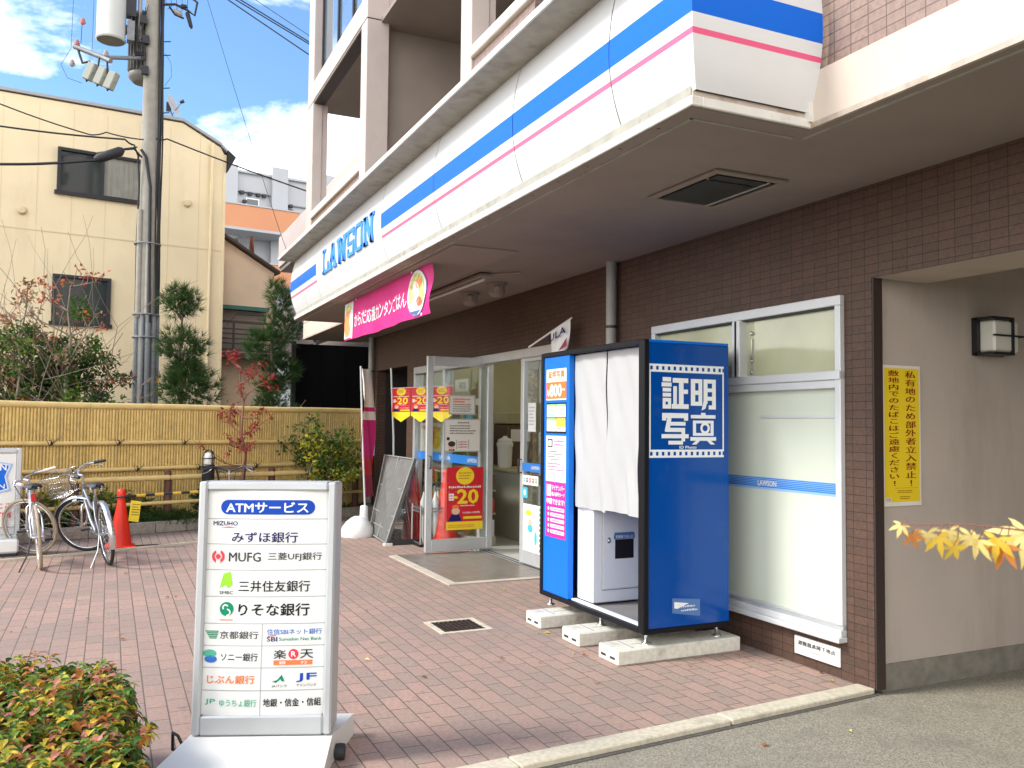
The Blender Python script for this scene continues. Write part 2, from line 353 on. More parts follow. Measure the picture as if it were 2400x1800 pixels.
mat('pipe_grey', (.32, .31, .28), .5, var=.06)
glass_mat('glass', (.95, .97, .95), .06)
glass_mat('glass_dark', (.35, .40, .42), .3)
glass_mat('clear_plastic', (.80, .80, .78), .25, .15)
mat('window_dark', (.035, .045, .045), .06, spec=.8)
mat('curtain_grey', (.28, .27, .23), .9, var=.1)
mat('sky_glass', (.40, .50, .58), .05, .75)
mat('cream_wall', (.80, .665, .43), .85, var=.04, vs_=1.5, dirt=(.60, .47, .30), dirt_s=1.3, dirt_lo=.5, dirt_hi=.9, streak=True)
mat('cream_seam', (.68, .56, .36), .9)
mat('tan_wall', (.80, .61, .43), .85, var=.05, vs_=2, dirt=(.62, .47, .32), dirt_s=1.2, streak=True)
mat('house_roof', (.36, .36, .36), .7)
mat('far_white', (.40, .41, .425), .8, var=.04, vs_=.4, dirt=(.34, .345, .36), dirt_s=.3, streak=True)
mat('far_orange', (.53, .235, .12), .8, var=.05, vs_=.5)
mat('rust', (.22, .07, .045), .9, var=.25)
mat('awning_teal', (.05, .16, .13), .7)
mat('brown_rail', (.06, .04, .03), .6)
mat('hoarding', (.003, .003, .004), .7, spec=.08)
# ================================================================ SETTING
KD = V((2.54, .21, 0)).normalized(); KN = V((-KD.y, KD.x, 0))     # kerb direction
b = MB(); b.quad((-120, -120, -.07), (120, -120, -.07), (120, 160, -.07), (-120, 160, -.07), 'ground_far'); tag(b.build('ground'), None, None, kind='structure')
b = MB(); b.quad((-30, -14, -.025), (30, -14, -.025), (30, 3.9, -.025), (-30, 3.9, -.025), 'asphalt'); tag(b.build('road'), 'grey asphalt drive in front of the shop', None, kind='structure')
def kl(x, off=0): return V((4.0, 3.78, 0))+KD*((x-4.0)/KD.x)+KN*off
def fence_line(x, off=0):      # planting bed edge, rotated about 20 degrees to the shop
    return V((x, 12.55+.36*(x-.83)+off*1.063, 0))
b = MB()
p = [kl(-7), kl(4.2), (4.2, 14.5, 0), fence_line(4.2, -1.3), fence_line(-7, -1.3)]
b.poly([V(p[0]), V(p[1]), V((4.2, fence_line(4.2, -1.3).y, 0)), fence_line(-7, -1.3)], 'pavers'); tag(b.build('brick_pavement'), 'red brown brick paving in front of the shop', None, kind='structure')
b = MB(); b.poly([fence_line(-7, -1.26)+V((0, 0, .0)), fence_line(4.2, -1.26), fence_line(4.2, 0), fence_line(-7, 0)], 'strip_pavers')
b.prism([fence_line(-7, -1.3)+V((0, 0, -.05)), fence_line(4.2, -1.3)+V((0, 0, -.05)), fence_line(4.2, -1.26)+V((0, 0, -.05)), fence_line(-7, -1.26)+V((0, 0, -.05))], (0, 0, .075), 'kerb_stone')
tag(b.build('path_strip'), 'strip of small grey brown pavers along the planting bed', None, kind='structure')
b = MB()
seg = [-7, -5, -3.2, -1.4, -.2, .75, 1.66, 2.9, 4.0]
for x0, x1 in zip(seg[:-1], seg[1:]):
    a, c = kl(x0)+KD*.004, kl(x1)-KD*.004
    mid = (a+c)/2-KN*.062+V((0, 0, -.06))
    b.obox(mid, (c-a)/2, KN*.06, V((0, 0, .068)), 'kerb_stone', .006)
a, c = kl(-7, -.128), kl(4.0, -.128)
b.quad(a+V((0, 0, -.02)), c+V((0, 0, -.02)), c+KN*.012+V((0, 0, -.018)), a+KN*.012+V((0, 0, -.018)), 'kerb_dark')
b.quad(a-KN*.02+V((0, 0, -.021)), c-KN*.02+V((0, 0, -.021)), c+V((0, 0, -.021)), a+V((0, 0, -.021)), 'kerb_dark')
tag(b.build('kerb'), 'pale stone kerb between paving and asphalt', None, kind='structure')
# planting bed behind a low block edge
b = MB()
for i in range(28):
    a = fence_line(-7+i*.4); c = fence_line(-7+i*.4+.392)
    d = (c-a)/2; nrm = V((-d.y, d.x, 0)).normalized()
    b.obox((a+c)/2+nrm*.05+V((0, 0, .075)), d, nrm*.05, V((0, 0, .075)), 'planter_block', .008)
tag(b.build('planter_edge', None), 'low grey block edging of the planting bed', 'edging')
b = MB(); b.poly([fence_line(-7, .1)+V((0, 0, .1)), fence_line(4.3, .1)+V((0, 0, .1)), V((4.3, 19.0, .1)), V((-7, 15.6, .1))], 'soil'); tag(b.build('soil_bed'), 'dark soil of the planting bed', None, kind='structure')

# ================================================================ APARTMENT BUILDING WITH THE SHOP
bld = thing('apartment_building', 'brown tiled apartment block with pale beams over the ground floor shop', 'building', (4, 9, 0))
b = MB(); T = 'brown_tile'
def wallX(y0, y1, z0, z1, x=4.0, t=.16, mt=T): b.box((x, y0, z0), (x+t, y1, z1), mt)
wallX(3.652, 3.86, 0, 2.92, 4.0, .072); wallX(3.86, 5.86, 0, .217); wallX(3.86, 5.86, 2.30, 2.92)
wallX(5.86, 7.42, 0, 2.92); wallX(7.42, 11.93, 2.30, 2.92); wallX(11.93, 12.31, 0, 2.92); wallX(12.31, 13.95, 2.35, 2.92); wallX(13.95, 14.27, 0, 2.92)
b.box((4.16, 14.1, 0), (9, 14.27, 2.92), T)
b.box((4.0, -2.4, 2.372), (4.45, 3.652, 2.92), T)
b.build('tiled_wall', bld)
b = MB()
b.box((4.075, 3.68, .13), (9, 3.84, 3.3), 'porch_paint'); b.box((8.6, -2.4, 0), (8.8, 3.68, 3.3), 'porch_paint'); b.box((4.0, -2.6, -.03), (8.8, -2.4, 2.92), 'porch_paint')
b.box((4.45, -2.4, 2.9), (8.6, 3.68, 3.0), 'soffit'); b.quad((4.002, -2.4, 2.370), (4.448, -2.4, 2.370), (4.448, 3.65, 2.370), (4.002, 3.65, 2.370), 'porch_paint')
b.build('porch_wall', bld, 'taupe rendered wall of the open porch')
b = MB(); b.box((4.078, 3.672, -.03), (8.6, 3.84, .13), 'dark_plinth'); b.build('plinth', bld)
b = MB(); b.box((4.004, 3.642, 0), (4.075, 3.70, 2.37), 'trim_brown'); b.box((4.0755, 3.665, 0), (4.092, 3.70, 2.37), 'coping'); b.build('corner_trim', bld)
b = MB()
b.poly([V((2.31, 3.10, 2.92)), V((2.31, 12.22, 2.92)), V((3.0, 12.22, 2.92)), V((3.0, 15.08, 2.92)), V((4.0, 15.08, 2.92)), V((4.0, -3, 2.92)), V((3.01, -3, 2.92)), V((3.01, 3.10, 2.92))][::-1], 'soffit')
# shallow reveal around the edge, hatch outline and patch panel
for p, q in (((2.40, 3.22), (2.40, 12.15)), ((2.40, 3.22), (3.0, 3.22)), ((3.06, -3), (3.06, 3.2))):
    b.box((p[0]-.006, p[1]-.006, 2.914), (q[0]+.006, q[1]+.006, 2.92), 'visor_grey')
b.box((2.44, 6.36, 2.908), (3.0, 9.3, 2.92), 'wall_paint')
b.build('soffit', bld, 'dull taupe underside of the overhanging upper floor')
b = MB()
b.box((2.32, 3.12, 2.925), (4.2, 12.2, 3.2), 'visor_grey'); b.box((3.02, -3, 2.925), (9, 15.0, 3.2), 'soffit')
b.build('floor_slab', bld)
for y0, y1 in ((-3, 3.12), (12.2, 15.08)):
    b = MB(); b.box((3.0, y0, 2.945), (3.2, y1, 3.19), 'beam_paint'); b.box((2.992, y0+.04*(y0 > 0), 2.921), (3.02, y1, 2.947), 'lip_rust')
    if y0 > 0: b.box((3.2, 15.0, 2.945), (9, 15.08, 3.19), 'beam_paint')
    b.build('edge_beam', bld, 'pale beige beam along the overhang')
# upper floors
b = MB(); b.box((3.03, -3, 3.192), (3.2, 5.9, 12), 'upper_tile_lit'); b.box((3.2, 5.72, 3.192), (4.6, 5.9, 12), 'upper_tile_lit'); b.build('upper_tiled_wall', bld)
b = MB(); b.box((3.14, 5.9, 3.192), (3.3, 6.15, 4.4), 'trim_brown'); b.build('upper_recess', bld)
for y0, y1, zt in ((6.15, 7.45, 4.95), (11.5, 14.64, 4.94)):
    b = MB(); b.box((3.03, y0, 3.192), (3.14, y1, zt), 'upper_tile_lit'); o = b.build('parapet', bld)
    b = MB(); b.box((2.985, y0, zt), (3.17, y1, 5.06), 'coping', .01); sub('coping', b, o)
b = MB(); b.box((3.34, 11.23, 7.31), (4.2, 11.28, 9.2), 'upper_tile_lit'); b.build('upper_tiled_wall', bld)
for y0, y1, x1, x2 in ((7.45, 7.72, 3.19, 3.26), (11.21, 11.5, 3.312, 0), (14.64, 15.08, 3.165, 3.26)):
    b = MB()
    b.box((3.0, y0, 3.192), (x1, y1, 6.968), 'pillar_paint', .008); b.box((3.0, y0, 6.976), (x1, y1, 12), 'pillar_paint', .008)
    b.box((3.004, y0+.004, 6.96), (x1-.004, y1-.004, 6.98), 'trim_brown')
    if x2: b.box((x1, y0+.02, 3.192), (x2, y1-.005, 12 if y0 < 8 else 6.97), 'pillar_paint')
    b.build('pillar', bld, 'pale pinkish rendered pillar of the upper floors')
b = MB()
b.box((3.0, 11.502, 6.99), (3.2, 14.638, 7.31), 'pillar_paint'); b.box((3.012, 11.502, 6.955), (3.2, 14.638, 6.99), 'wall_paint'); b.box((3.025, 11.502, 6.94), (3.2, 14.638, 6.955), 'trim_brown')
b.box((3.312, 11.215, 6.99), (3.775, 11.5, 7.30), 'pillar_paint'); b.box((3.312, 11.225, 6.955), (3.785, 11.5, 6.99), 'wall_paint')
q0, q1 = V((3.775, 11.215, 0)), V((4.06, 7.7, 0)); dd = (q1-q0)/2; nn = V((-dd.y, dd.x, 0)).normalized()
if nn.x < 0: nn = -nn
b.obox((q0+q1)/2+nn*.1+V((0, 0, 7.145)), dd, nn*.1, V((0, 0, .155)), 'pillar_paint'); b.obox((q0+q1)/2+nn*.115+V((0, 0, 6.972)), dd, nn*.1, V((0, 0, .017)), 'wall_paint')
b.box((3.0, -3, 11.9), (3.3, 15.08, 12.2), 'pillar_paint')
b.build('floor_band', bld)
b = MB()
b.poly([V((3.2, 5.9, 6.94)), V((3.2, 15.0, 6.94)), V((8, 15.0, 6.94)), V((8, 5.9, 6.94))], 'soffit')
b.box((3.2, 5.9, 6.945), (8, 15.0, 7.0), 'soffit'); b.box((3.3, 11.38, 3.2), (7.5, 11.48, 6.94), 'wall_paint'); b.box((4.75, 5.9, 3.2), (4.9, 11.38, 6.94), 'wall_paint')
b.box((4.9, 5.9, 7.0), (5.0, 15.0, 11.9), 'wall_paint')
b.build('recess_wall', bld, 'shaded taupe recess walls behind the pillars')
b = MB(); b.box((4.70, 9.0, 3.2), (4.75, 9.9, 5.25), 'alu'); b.box((4.69, 9.06, 3.2), (4.70, 9.84, 5.19), 'window_dark'); b.build('recess_door', bld)
# glazed stair bay between the two far pillars, third floor
b = MB()
for y in (11.52, 12.5, 13.45, 14.56): b.box((3.13, y, 7.31), (3.2, y+.07, 11.9), 'dark_frame')
b.box((3.13, 11.52, 7.31), (3.2, 14.63, 7.36), 'dark_frame')
fr = b.build('upper_window', bld, 'tall sky reflecting glazing with black mullions')
b = MB(); b.box((3.16, 11.55, 7.33), (3.175, 14.6, 11.88), 'sky_glass'); sub('pane', b, fr)
# rear wing seen through the open corner bay
b = MB()
b.box((4.4, 15.6, 6.05), (4.6, 26, 6.95), 'pillar_paint'); b.box((4.45, 15.6, 5.98), (4.6, 26, 6.05), 'wall_paint'); b.box((5.6, 15.6, 0), (5.8, 26, 6.95), 'wall_paint'); b.box((4.4, 15.6, 3.4), (4.6, 26, 4.6), 'pillar_paint'); b.box((4.45, 15.6, 5.93), (5.6, 26, 5.98), 'soffit')
b.build('rear_wing', bld)
# --- near shop window (frosted)
b = MB(); A = 'alu_white'
Y0, Y1 = 3.86, 5.86
b.box((3.965, Y0, 2.235), (4.05, Y1, 2.297), A, .004); b.box((3.965, Y0, .32), (4.05, Y0+.045, 2.235), A, .004); b.box((3.965, Y1-.05, .32), (4.05, Y1, 2.235), A, .004)
b.box((3.955, Y0, 1.785), (4.05, Y1, 1.84), A, .004); b.box((3.97, Y0+.045, 1.735), (4.05, Y1-.05, 1.785), A, .003); b.box((3.95, 4.76, 1.84), (4.05, 4.84, 2.235), A, .004); b.box((3.958, 4.79, 1.84), (3.95, 4.81, 2.235), 'alu')
b.box((3.93, Y0-.005, .22), (4.05, Y1, .255), A, .006); b.box((3.955, Y0, .255), (4.05, Y1, .295), A, .004); b.box((3.972, Y0, .295), (4.05, Y1, .325), 'alu', .003)
b.box((3.98, Y0+.045, 2.225), (4.05, Y1-.05, 2.235), 'soft_black')
fr = b.build('shop_window', bld, 'silver framed frosted shop window with blue striped band')
b = MB(); b.box((4.02, Y0+.045, .325), (4.03, Y1-.05, 1.735), 'frost'); b.box((4.02, Y0+.045, 1.84), (4.03, Y1-.05, 2.225), 'frost_upper')
g = G(b, (4.02, 5.80, 0), (0, -1, 0), (0, 0, 1))
b.box((4.012, Y0+.06, 1.555), (4.02, 4.62, 1.572), 'alu_white')
for i in range(7): g.rect(0, 1.078+i*.0115, 1.89, 1.078+i*.0115+.0085-.0004*i, 'band_blue' if i > 0 else 'band_light', 1)
g.rect(0, 1.074, 1.89, 1.156, 'band_light', 0)
g.text('LAWSON', 1.15, 1.098, 1.33, 1.135, 'sign_white', 2, .02)
sub('pane', b, fr)
b = MB()
for z in (2.14, 1.95, 1.87): b.lathe((4.012, 4.70, z), [(.012, 0), (.014, .008), (.006, .012)], 'steel', 10, (-1, 0, 0))
b.box((4.008, 4.695, 1.87), (4.016, 4.705, 2.1), 'steel'); b.box((4.0, 4.685, 1.97), (4.012, 4.715, 1.985), 'steel')
sub('window_latch', b, fr)
# --- entrance
b = MB()
b.box((3.97, 7.42, 2.20), (4.10, 11.93, 2.298), 'alu', .004)
for y in (7.42, 9.42, 10.66, 11.86): b.box((3.97, y, 0), (4.10, y+.07, 2.2), 'alu', .004)
b.box((3.985, 9.49, 1.72), (4.08, 11.86, 1.80), 'alu', .004); b.box((3.985, 9.49, 0), (4.08, 11.86, .12), 'alu', .004)
fr = b.build('entrance_frame', bld, 'aluminium framed entrance and glass front')
b = MB(); b.box((4.03, 9.49, .12), (4.036, 11.86, 1.72), 'glass'); b.box((4.03, 9.49, 1.80), (4.036, 11.86, 2.2), 'glass')
g = G(b, (4.03, 11.86, 0), (0, -1, 0), (0, 0, 1))
g.rect(0, .99, 2.37, 1.10, 'band_blue', 0); g.text('LAWSON', .9, 1.02, 1.3, 1.07, 'sign_white', 1, .02); g.text('LAWSON', 1.9, 1.02, 2.2, 1.07, 'sign_white', 1, .02)
for y0, y1, c in ((.15, .8, 'poster_cream'), ): pass
sub('pane', b, fr)
def door_leaf(name, p, d, label, width=.84):
    """p = hinge foot, d = horizontal direction of the leaf"""
    d = V(d).normalized(); n_ = V((-d.y, d.x, 0)); p = V(p); bb = MB()
    def bar(x0, x1, z0, z1): bb.obox(p+d*(x0+x1)/2+V((0, 0, (z0+z1)/2)), d*(x1-x0)/2, n_*.022, V((0, 0, (z1-z0)/2)), 'alu', .004)
    bar(0, .075, .03, 2.27); bar(width-.075, width, .03, 2.27); bar(.075, width-.075, 2.16, 2.27); bar(.075, width-.075, .03, .17)
    o = bb.build(name, bld, label)
    bb = MB(); bb.obox(p+d*width/2+V((0, 0, 1.165)), d*(width/2-.075), n_*.003, V((0, 0, .995)), 'glass'); sub('pane', bb, o)
    bb = MB()
    for sgn in (-1, 1):
        bb.tube([p+d*(width-.04)+n_*sgn*.022+V((0, 0, .98)), p+d*(width-.04)+n_*sgn*.06+V((0, 0, .98)), p+d*(width-.04)+n_*sgn*.06+V((0, 0, 1.12)), p+d*(width-.04)+n_*sgn*.022+V((0, 0, 1.12))], .009, 'soft_black', 6)
    sub('handle', bb, o); return o
door_leaf('door', (4.12, 9.40, 0), (-1, -.03, 0), 'aluminium glass door leaf swung wide open')
door_leaf('door', (4.03, 7.52, 0), (0, 1, 0), 'fixed aluminium glass door leaf', .88)
b = MB(); b.box((3.88, 7.42, 0), (4.12, 9.5, .006), 'alu'); 
for i in range(4): b.box((3.9+i*.06, 7.42, .006), (3.915+i*.06, 9.5, .009), 'soft_black')
b.build('threshold', bld)
# dark side opening
b = MB(); b.box((4.9, 12.31, 0), (5.0, 13.95, 2.4), 'dark_opening'); b.box((4.16, 12.2, 0), (5, 12.31, 2.4), 'dark_opening'); b.box((4.16, 13.95, 0), (5, 14.05, 2.4), 'dark_opening'); b.box((4.16, 12.2, 2.35), (5, 14.05, 2.45), 'dark_opening')
b.build('dark_alcove', bld)
# --- shop interior
mat('shop_floor', (.55, .54, .50), .35, var=.05); mat('shop_wall', (.34, .31, .17), .8, var=.04); mat('shop_counter', (.42, .40, .32), .6); mat('shelf_brown', (.10, .06, .035), .6)
mat('lamp_tube', (1, .97, .88), .5, emit=3.5)
for nm, c in (('pk_red', (.6, .05, .04)), ('pk_yel', (.75, .52, .05)), ('pk_wht', (.75, .73, .68)), ('pk_blu', (.06, .2, .55)), ('pk_grn', (.1, .35, .1)), ('pk_brn', (.2, .1, .05)), ('pk_org', (.75, .25, .04))): mat(nm, c, .45)
b = MB(); b.quad((4.1, 6.2, .004), (9, 6.2, .004), (9, 12.1, .004), (4.1, 12.1, .004), 'shop_floor'); b.box((8.9, 6.2, 0), (9.0, 12.1, 2.9), 'shop_wall'); b.box((4.16, 12.0, 0), (9, 12.1, 2.9), 'shop_wall'); b.box((4.16, 6.1, 0), (9, 6.2, 2.9), 'shop_wall'); b.quad((4.16, 6.2, 2.6), (9, 6.2, 2.6), (9, 12.1, 2.6), (4.16, 12.1, 2.6), 'shop_wall')
b.build('shop_interior', bld)
for x in (4.8, 6.2, 7.6):
    for y in (7.3, 9.3, 11.0): b = MB(); b.box((x-.6, y-.03, 2.55), (x+.6, y+.03, 2.59), 'lamp_tube'); b.build('ceiling_light', bld)
# ================================================================ FASCIA SIGN
fs = thing('fascia_sign', 'long white bulging shop fascia with blue and pink stripes and LAWSON lettering', 'shop sign', (2.6, 7.7, 2.95))
PROF = [(3.0, .085), (3.05, .070), (3.13, .040), (3.2165, .018), (3.2425, .012), (3.305, .004), (3.38, 0), (3.45, .004), (3.55, .012), (3.65, .026), (3.76, .055)]
_pz = [p[0] for p in PROF]
def _off(z):
    # smooth bulge: gentle parabola about the widest height
    d = z-3.385
    return .060*(d/.385)**2*(1 if d > 0 else 1.35)+.004*abs(d/.385)**4
PROF = [(z, _off(z)) for z in sorted(set([round(3.0+.76*i/26, 4) for i in range(27)]+[3.2165, 3.2425, 3.305, 3.45]))]
BANDS = [(3.2165, 3.2425, 'fascia_pink'), (3.305, 3.45, 'fascia_blue')]
def band(z0, z1, striped):
    zm = (z0+z1)/2
    for a, c, mt in BANDS:
        if striped and a <= zm <= c: return mt
    return 'white_gloss'
XF, YF, YL = 2.245, 3.01, 12.24
def strip(b, y0, y1, striped):
    for (za, oa), (zb, ob) in zip(PROF[:-1], PROF[1:]):
        # the near end is mitred, so y follows the bulge there
        ya, yb = (y0+oa, y0+ob) if y0 == YF else (y0, y0)
        y1a, y1b = (y1-oa*.6, y1-ob*.6) if y1 == YL else (y1, y1)
        b.add([(XF+oa, ya, za), (XF+ob, yb, zb), (XF+ob, y1b, zb), (XF+oa, y1a, za)], [(0, 1, 2, 3)], band(za, zb, striped))
b = MB()
seams = [YF, 3.70, 4.86, 6.32, 7.77, 10.58, 11.4, YL]
for y0, y1 in zip(seams[:-1], seams[1:]): strip(b, y0+(0 if y0 == YF else .004), y1-(0 if y1 == YL else .004), not (7.7 < y0 < 10.5))
for (za, oa), (zb, ob) in zip(PROF[:-1], PROF[1:]):
    b.add([(XF+oa, YF+oa, za), (3.0, YF+oa, za), (3.0, YF+ob, zb), (XF+ob, YF+ob, zb)], [(0, 1, 2, 3)], band(za, zb, True))
    b.add([(XF+oa, YL-oa*.6, za), (XF+ob, YL-ob*.6, zb), (3.0, YL-ob*.6, zb), (3.0, YL-oa*.6, za)], [(0, 1, 2, 3)], 'white_gloss')
b.quad((3.0, YF+.07, 3.76), (3.0, YF+.09, 3.0), (3.0, 3.4, 3.0), (3.0, 3.4, 3.76), 'soft_black')
b.build('sign_face', fs)
for y in seams[1:-1]:
    b = MB()
    for (za, oa), (zb, ob) in zip(PROF[:-1], PROF[1:]): b.add([(XF+oa+.004, y-.005, za), (XF+ob+.004, y-.005, zb), (XF+ob+.004, y+.005, zb), (XF+oa+.004, y+.005, za)], [(0, 1, 2, 3)], 'visor_grey')
    b.build('panel_seam', fs)
b = MB()
b.box((2.30, 3.085, 2.923), (2.36, 12.215, 2.968), 'lip_white', .004); b.box((2.36, 3.085, 2.923), (3.0, 3.145, 2.968), 'lip_white', .004); b.box((2.325, 3.11, 2.968), (3.0, 12.2, 3.0), 'lip_rust')
b.box((2.975, 3.075, 2.95), (3.005, 3.12, 3.05), 'lip_white'); b.box((2.355, 12.15, 2.921), (3.0, 12.215, 2.966), 'lip_white')
for i in range(26): b.box((2.335, 3.4+i*.34, 2.918), (2.35, 3.41+i*.34, 2.923), 'rust')
b.build('bottom_rail', fs)
b = MB()
b.prism([(2.325, 3.2, 3.752), (2.085, 3.2, 3.765), (2.085, 3.2, 3.79), (2.325, 3.2, 3.80)], (0, 9.1, 0), 'visor_grey'); b.box((2.072, 3.19, 3.757), (2.085, 12.31, 3.797), 'lip_white'); b.box((2.325, 3.2, 3.765), (3.0, 12.2, 3.80), 'visor_grey'); b.box((2.072, 12.3, 3.757), (2.4, 12.315, 3.797), 'lip_white')
b.build('visor', fs, 'stained grey rain visor along the top of the fascia')
# slab serif letters, each drawn in a 1 x 1 cell
SER = .16
def slab(ch):
    q = []; R4 = lambda x0, y0, x1, y1: q.append([(x0, y0), (x1, y0), (x1, y1), (x0, y1)])
    st = .175; sf = .12
    if ch == 'L': R4(.12, 0, .12+st, 1); R4(0, .0, 1, sf); R4(0, 1-sf, .5, 1); R4(1-.2, sf, 1, .42)
    if ch == 'A':
        q.append([(.10, sf), (.34, sf), (.62, 1), (.38, 1)]); q.append([(.68, sf), (.92, sf), (.64, 1), (.40, 1)]); R4(.28, .30, .74, .44); R4(0, 0, .42, sf); R4(.58, 0, 1, sf)
    if ch == 'W':
        q.append([(.08, 1-sf), (.26, 1-sf), (.38, 0), (.20, 0)]); q.append([(.38, 0), (.22, 0), (.44, .9), (.56, .9)]); q.append([(.62, 0), (.78, 0), (.56, .9), (.44, .9)]); q.append([(.92, 1-sf), (.74, 1-sf), (.62, 0), (.80, 0)]); R4(0, 1-sf, .36, 1); R4(.64, 1-sf, 1, 1)
    if ch == 'S':
        R4(.06, 1-sf, .94, 1); R4(.06, .5, .06+st, 1-sf); R4(.06, .42, .94, .42+sf); R4(.94-st, sf, .94, .42); R4(.06, 0, .94, sf); R4(.94-st, .70, .94, 1-sf); R4(.06, sf, .06+st, .30)
    if ch == 'O': R4(.16, 1-sf, .84, 1); R4(.16, 0, .84, sf); R4(.04, .12, .04+st, .88); R4(.96-st, .12, .96, .88)
    if ch == 'N':
        R4(.10, 0, .10+.2, 1); R4(.70, 0, .90, 1); q.append([(.12, 1), (.36, 1), (.90, 0), (.66, 0)]); R4(0, 0, .40, sf); R4(0, 1-sf, .34, 1); R4(.60, 1-sf, 1, 1)
    return q
yy = 10.205
for ch, wd in zip('LAWSON', (.31, .37, .46, .30, .31, .40)):
    b = MB()
    for q in slab(ch):
        pts = [V((2.236, yy-x*wd, 3.245+y*.285)) for x, y in q]; b.prism(pts, (.02, 0, 0), 'letter_blue')
    b.build('letter', fs); yy -= wd+.012

# ================================================================ PHOTO BOOTH
bt = thing('photo_booth', 'blue coin operated ID photo booth with grey curtain on concrete blocks', 'photo booth', (3.44, 5.38, .17))
mat('booth_navy', (.0, .060, .30), .13, spec=.32, var=.04, vs_=3, dirt=(.03, .085, .27), dirt_s=5, dirt_lo=.55, dirt_hi=.9); mat('booth_blue', (.0, .15, .66), .3, spec=.35); mat('booth_black', (.006, .006, .008), .45, spec=.2); mat('booth_white', (.74, .76, .79), .4)
mat('booth_floor', (.20, .19, .18), .6, var=.1); mat('decal_white', (.80, .82, .82), .4); mat('sticker_blue', (.07, .17, .40), .4); mat('curtain', (.41, .41, .405), .75, var=.03, vs_=3, bump=.05, bs=30)
mat('pr_orange', (.90, .18, .03), .4); mat('pr_pink', (.85, .02, .30), .4); mat('pr_cyan', (.15, .45, .55), .4); mat('pr_green', (.35, .62, .25), .4); mat('pr_yellow', (.85, .55, .08), .4); mat('ink', (.012, .012, .015), .7, spec=.2)
X0, X1, YA, YB, ZA, ZB = 3.10, 3.78, 4.66, 6.10, .17, 2.055
b = MB()
b.box((X0+.01, YA, ZA+.03), (X1, YA+.025, ZB-.02), 'booth_navy', .004); b.box((X0+.01, YB-.025, ZA+.03), (X1, YB, ZB-.02), 'booth_navy', .004); b.box((X1-.025, YA+.025, ZA+.03), (X1, YB-.025, ZB-.02), 'booth_navy')
b.box((X0+.01, YA+.002, ZB-.02), (X1, YB-.002, ZB), 'booth_blue', .004)
for i in range(12): b.box((X0+.08, YA-.003, .23+i*.012), (X0+.081, YA, .231+i*.012), 'booth_navy')
sh = b.build('cabinet', bt)
b = MB(); FR = 'booth_black'
b.box((X0-.008, YA-.012, ZA), (X0+.035, YA+.055, ZB), FR, .006); b.box((X0-.008, YB-.03, ZA), (X0+.03, YB+.008, ZB), FR, .006); b.box((X0-.008, YA+.055, ZB-.035), (X0+.03, YB-.03, ZB+.002), FR, .005); b.box((X0-.008, YA+.055, ZA), (X0+.03, YB-.03, ZA+.035), FR, .005)
b.box((X0+.03, YA-.006, ZA), (X1+.004, YA+.02, ZA+.03), FR); b.box((X0+.03, YB-.02, ZA), (X1, YB+.004, ZA+.03), FR)
b.build('frame', bt)
b = MB(); b.box((X0+.03, YA+.025, ZA+.002), (X1-.025, YB-.03, ZA+.03), 'booth_floor'); b.box((X0+.03, YA+.055, ZA+.03), (X0+.075, 5.66, ZA+.045), 'booth_white', .004); b.build('floor_panel', bt)
b = MB(); b.box((X0+.004, 5.665, ZA+.035), (X0+.05, YB-.03, ZB-.035), 'booth_blue', .003)
g = G(b, (X0+.004, 6.03, 0), (0, -1, 0), (0, 0, 1))
g.rect(0, 1.685, .325, 1.925, 'white', 0); g.text('証明写真', .03, 1.855, .295, 1.91, 'pr_orange', 1, .03); g.text('ID Photo', .09, 1.832, .24, 1.848, 'pr_orange', 1)
g.rect(0, 1.695, .325, 1.825, 'pr_orange', 1); g.text('¥', .015, 1.715, .06, 1.765, 'white', 2, .03); g.text('800', .065, 1.712, .25, 1.805, 'white', 2, .03); g.rect(.262, 1.757, .305, 1.768, 'white', 2)
g.rect(0, 1.43, .325, 1.665, 'ink', 0)
for i in range(2):
    for j in range(2):
        x0 = .012+.157*i; y0 = 1.445+.108*j; w_ = .148
        g.rect(x0, y0, x0+w_, y0+.1, 'white', 1); g.rect(x0, y0+.082, x0+w_, y0+.1, 'pr_green' if (i, j) != (1, 0) else 'pr_yellow', 2)
        if (i, j) == (1, 0): g.rect(x0+.005, y0+.035, x0+w_-.005, y0+.082, 'pr_yellow', 2); g.fill_lines(x0+.01, y0+.005, x0+w_-.02, y0+.03, 2, 'ink', 2)
        else:
            for a in range(4):
                for c in range(2): g.disc(x0+.03+a*.03, y0+.022+c*.036, .009, 'pr_cyan' if j else 'pr_green', 2, .011, 8)
g.rect(0, 1.06, .325, 1.41, 'white', 0)
g.rect(.03, 1.32, .11, 1.385, 'ink', 1); g.rect(.045, 1.33, .095, 1.375, 'white', 2); g.fill_lines(.13, 1.33, .30, 1.385, 2, 'pr_pink', 1, .6, .1, 3); g.fill_lines(.03, 1.22, .30, 1.30, 4, 'ink', 1, .4, .3, 4); g.fill_lines(.03, 1.14, .29, 1.21, 3, 'pr_pink', 1, .6, .3, 5); g.fill_lines(.03, 1.07, .30, 1.13, 4, 'ink', 1, .4, .3, 6)
g.rect(0, .635, .325, 1.055, 'pr_pink', 0); g.text('マイナンバー', .10, .995, .31, 1.035, 'white', 1, .03); g.rect(.02, .945, .09, 1.035, 'white', 1); g.text('個人番号カード', .10, .95, .31, .98, 'white', 1, .03); g.text('申請できます!', .02, .885, .31, .93, 'white', 1, .03)
for i in range(5): g.rect(.085, .665+i*.043, .305, .691+i*.043, 'white', 1); g.disc(.05, .678+i*.043, .014, 'white', 1, n=12); g.fill_lines(.10, .669+i*.043, .29, .687+i*.043, 1, 'pr_pink', 2, .6, .2, i)
b.build('front_panel', bt, 'bright blue front panel with price and instruction notices')
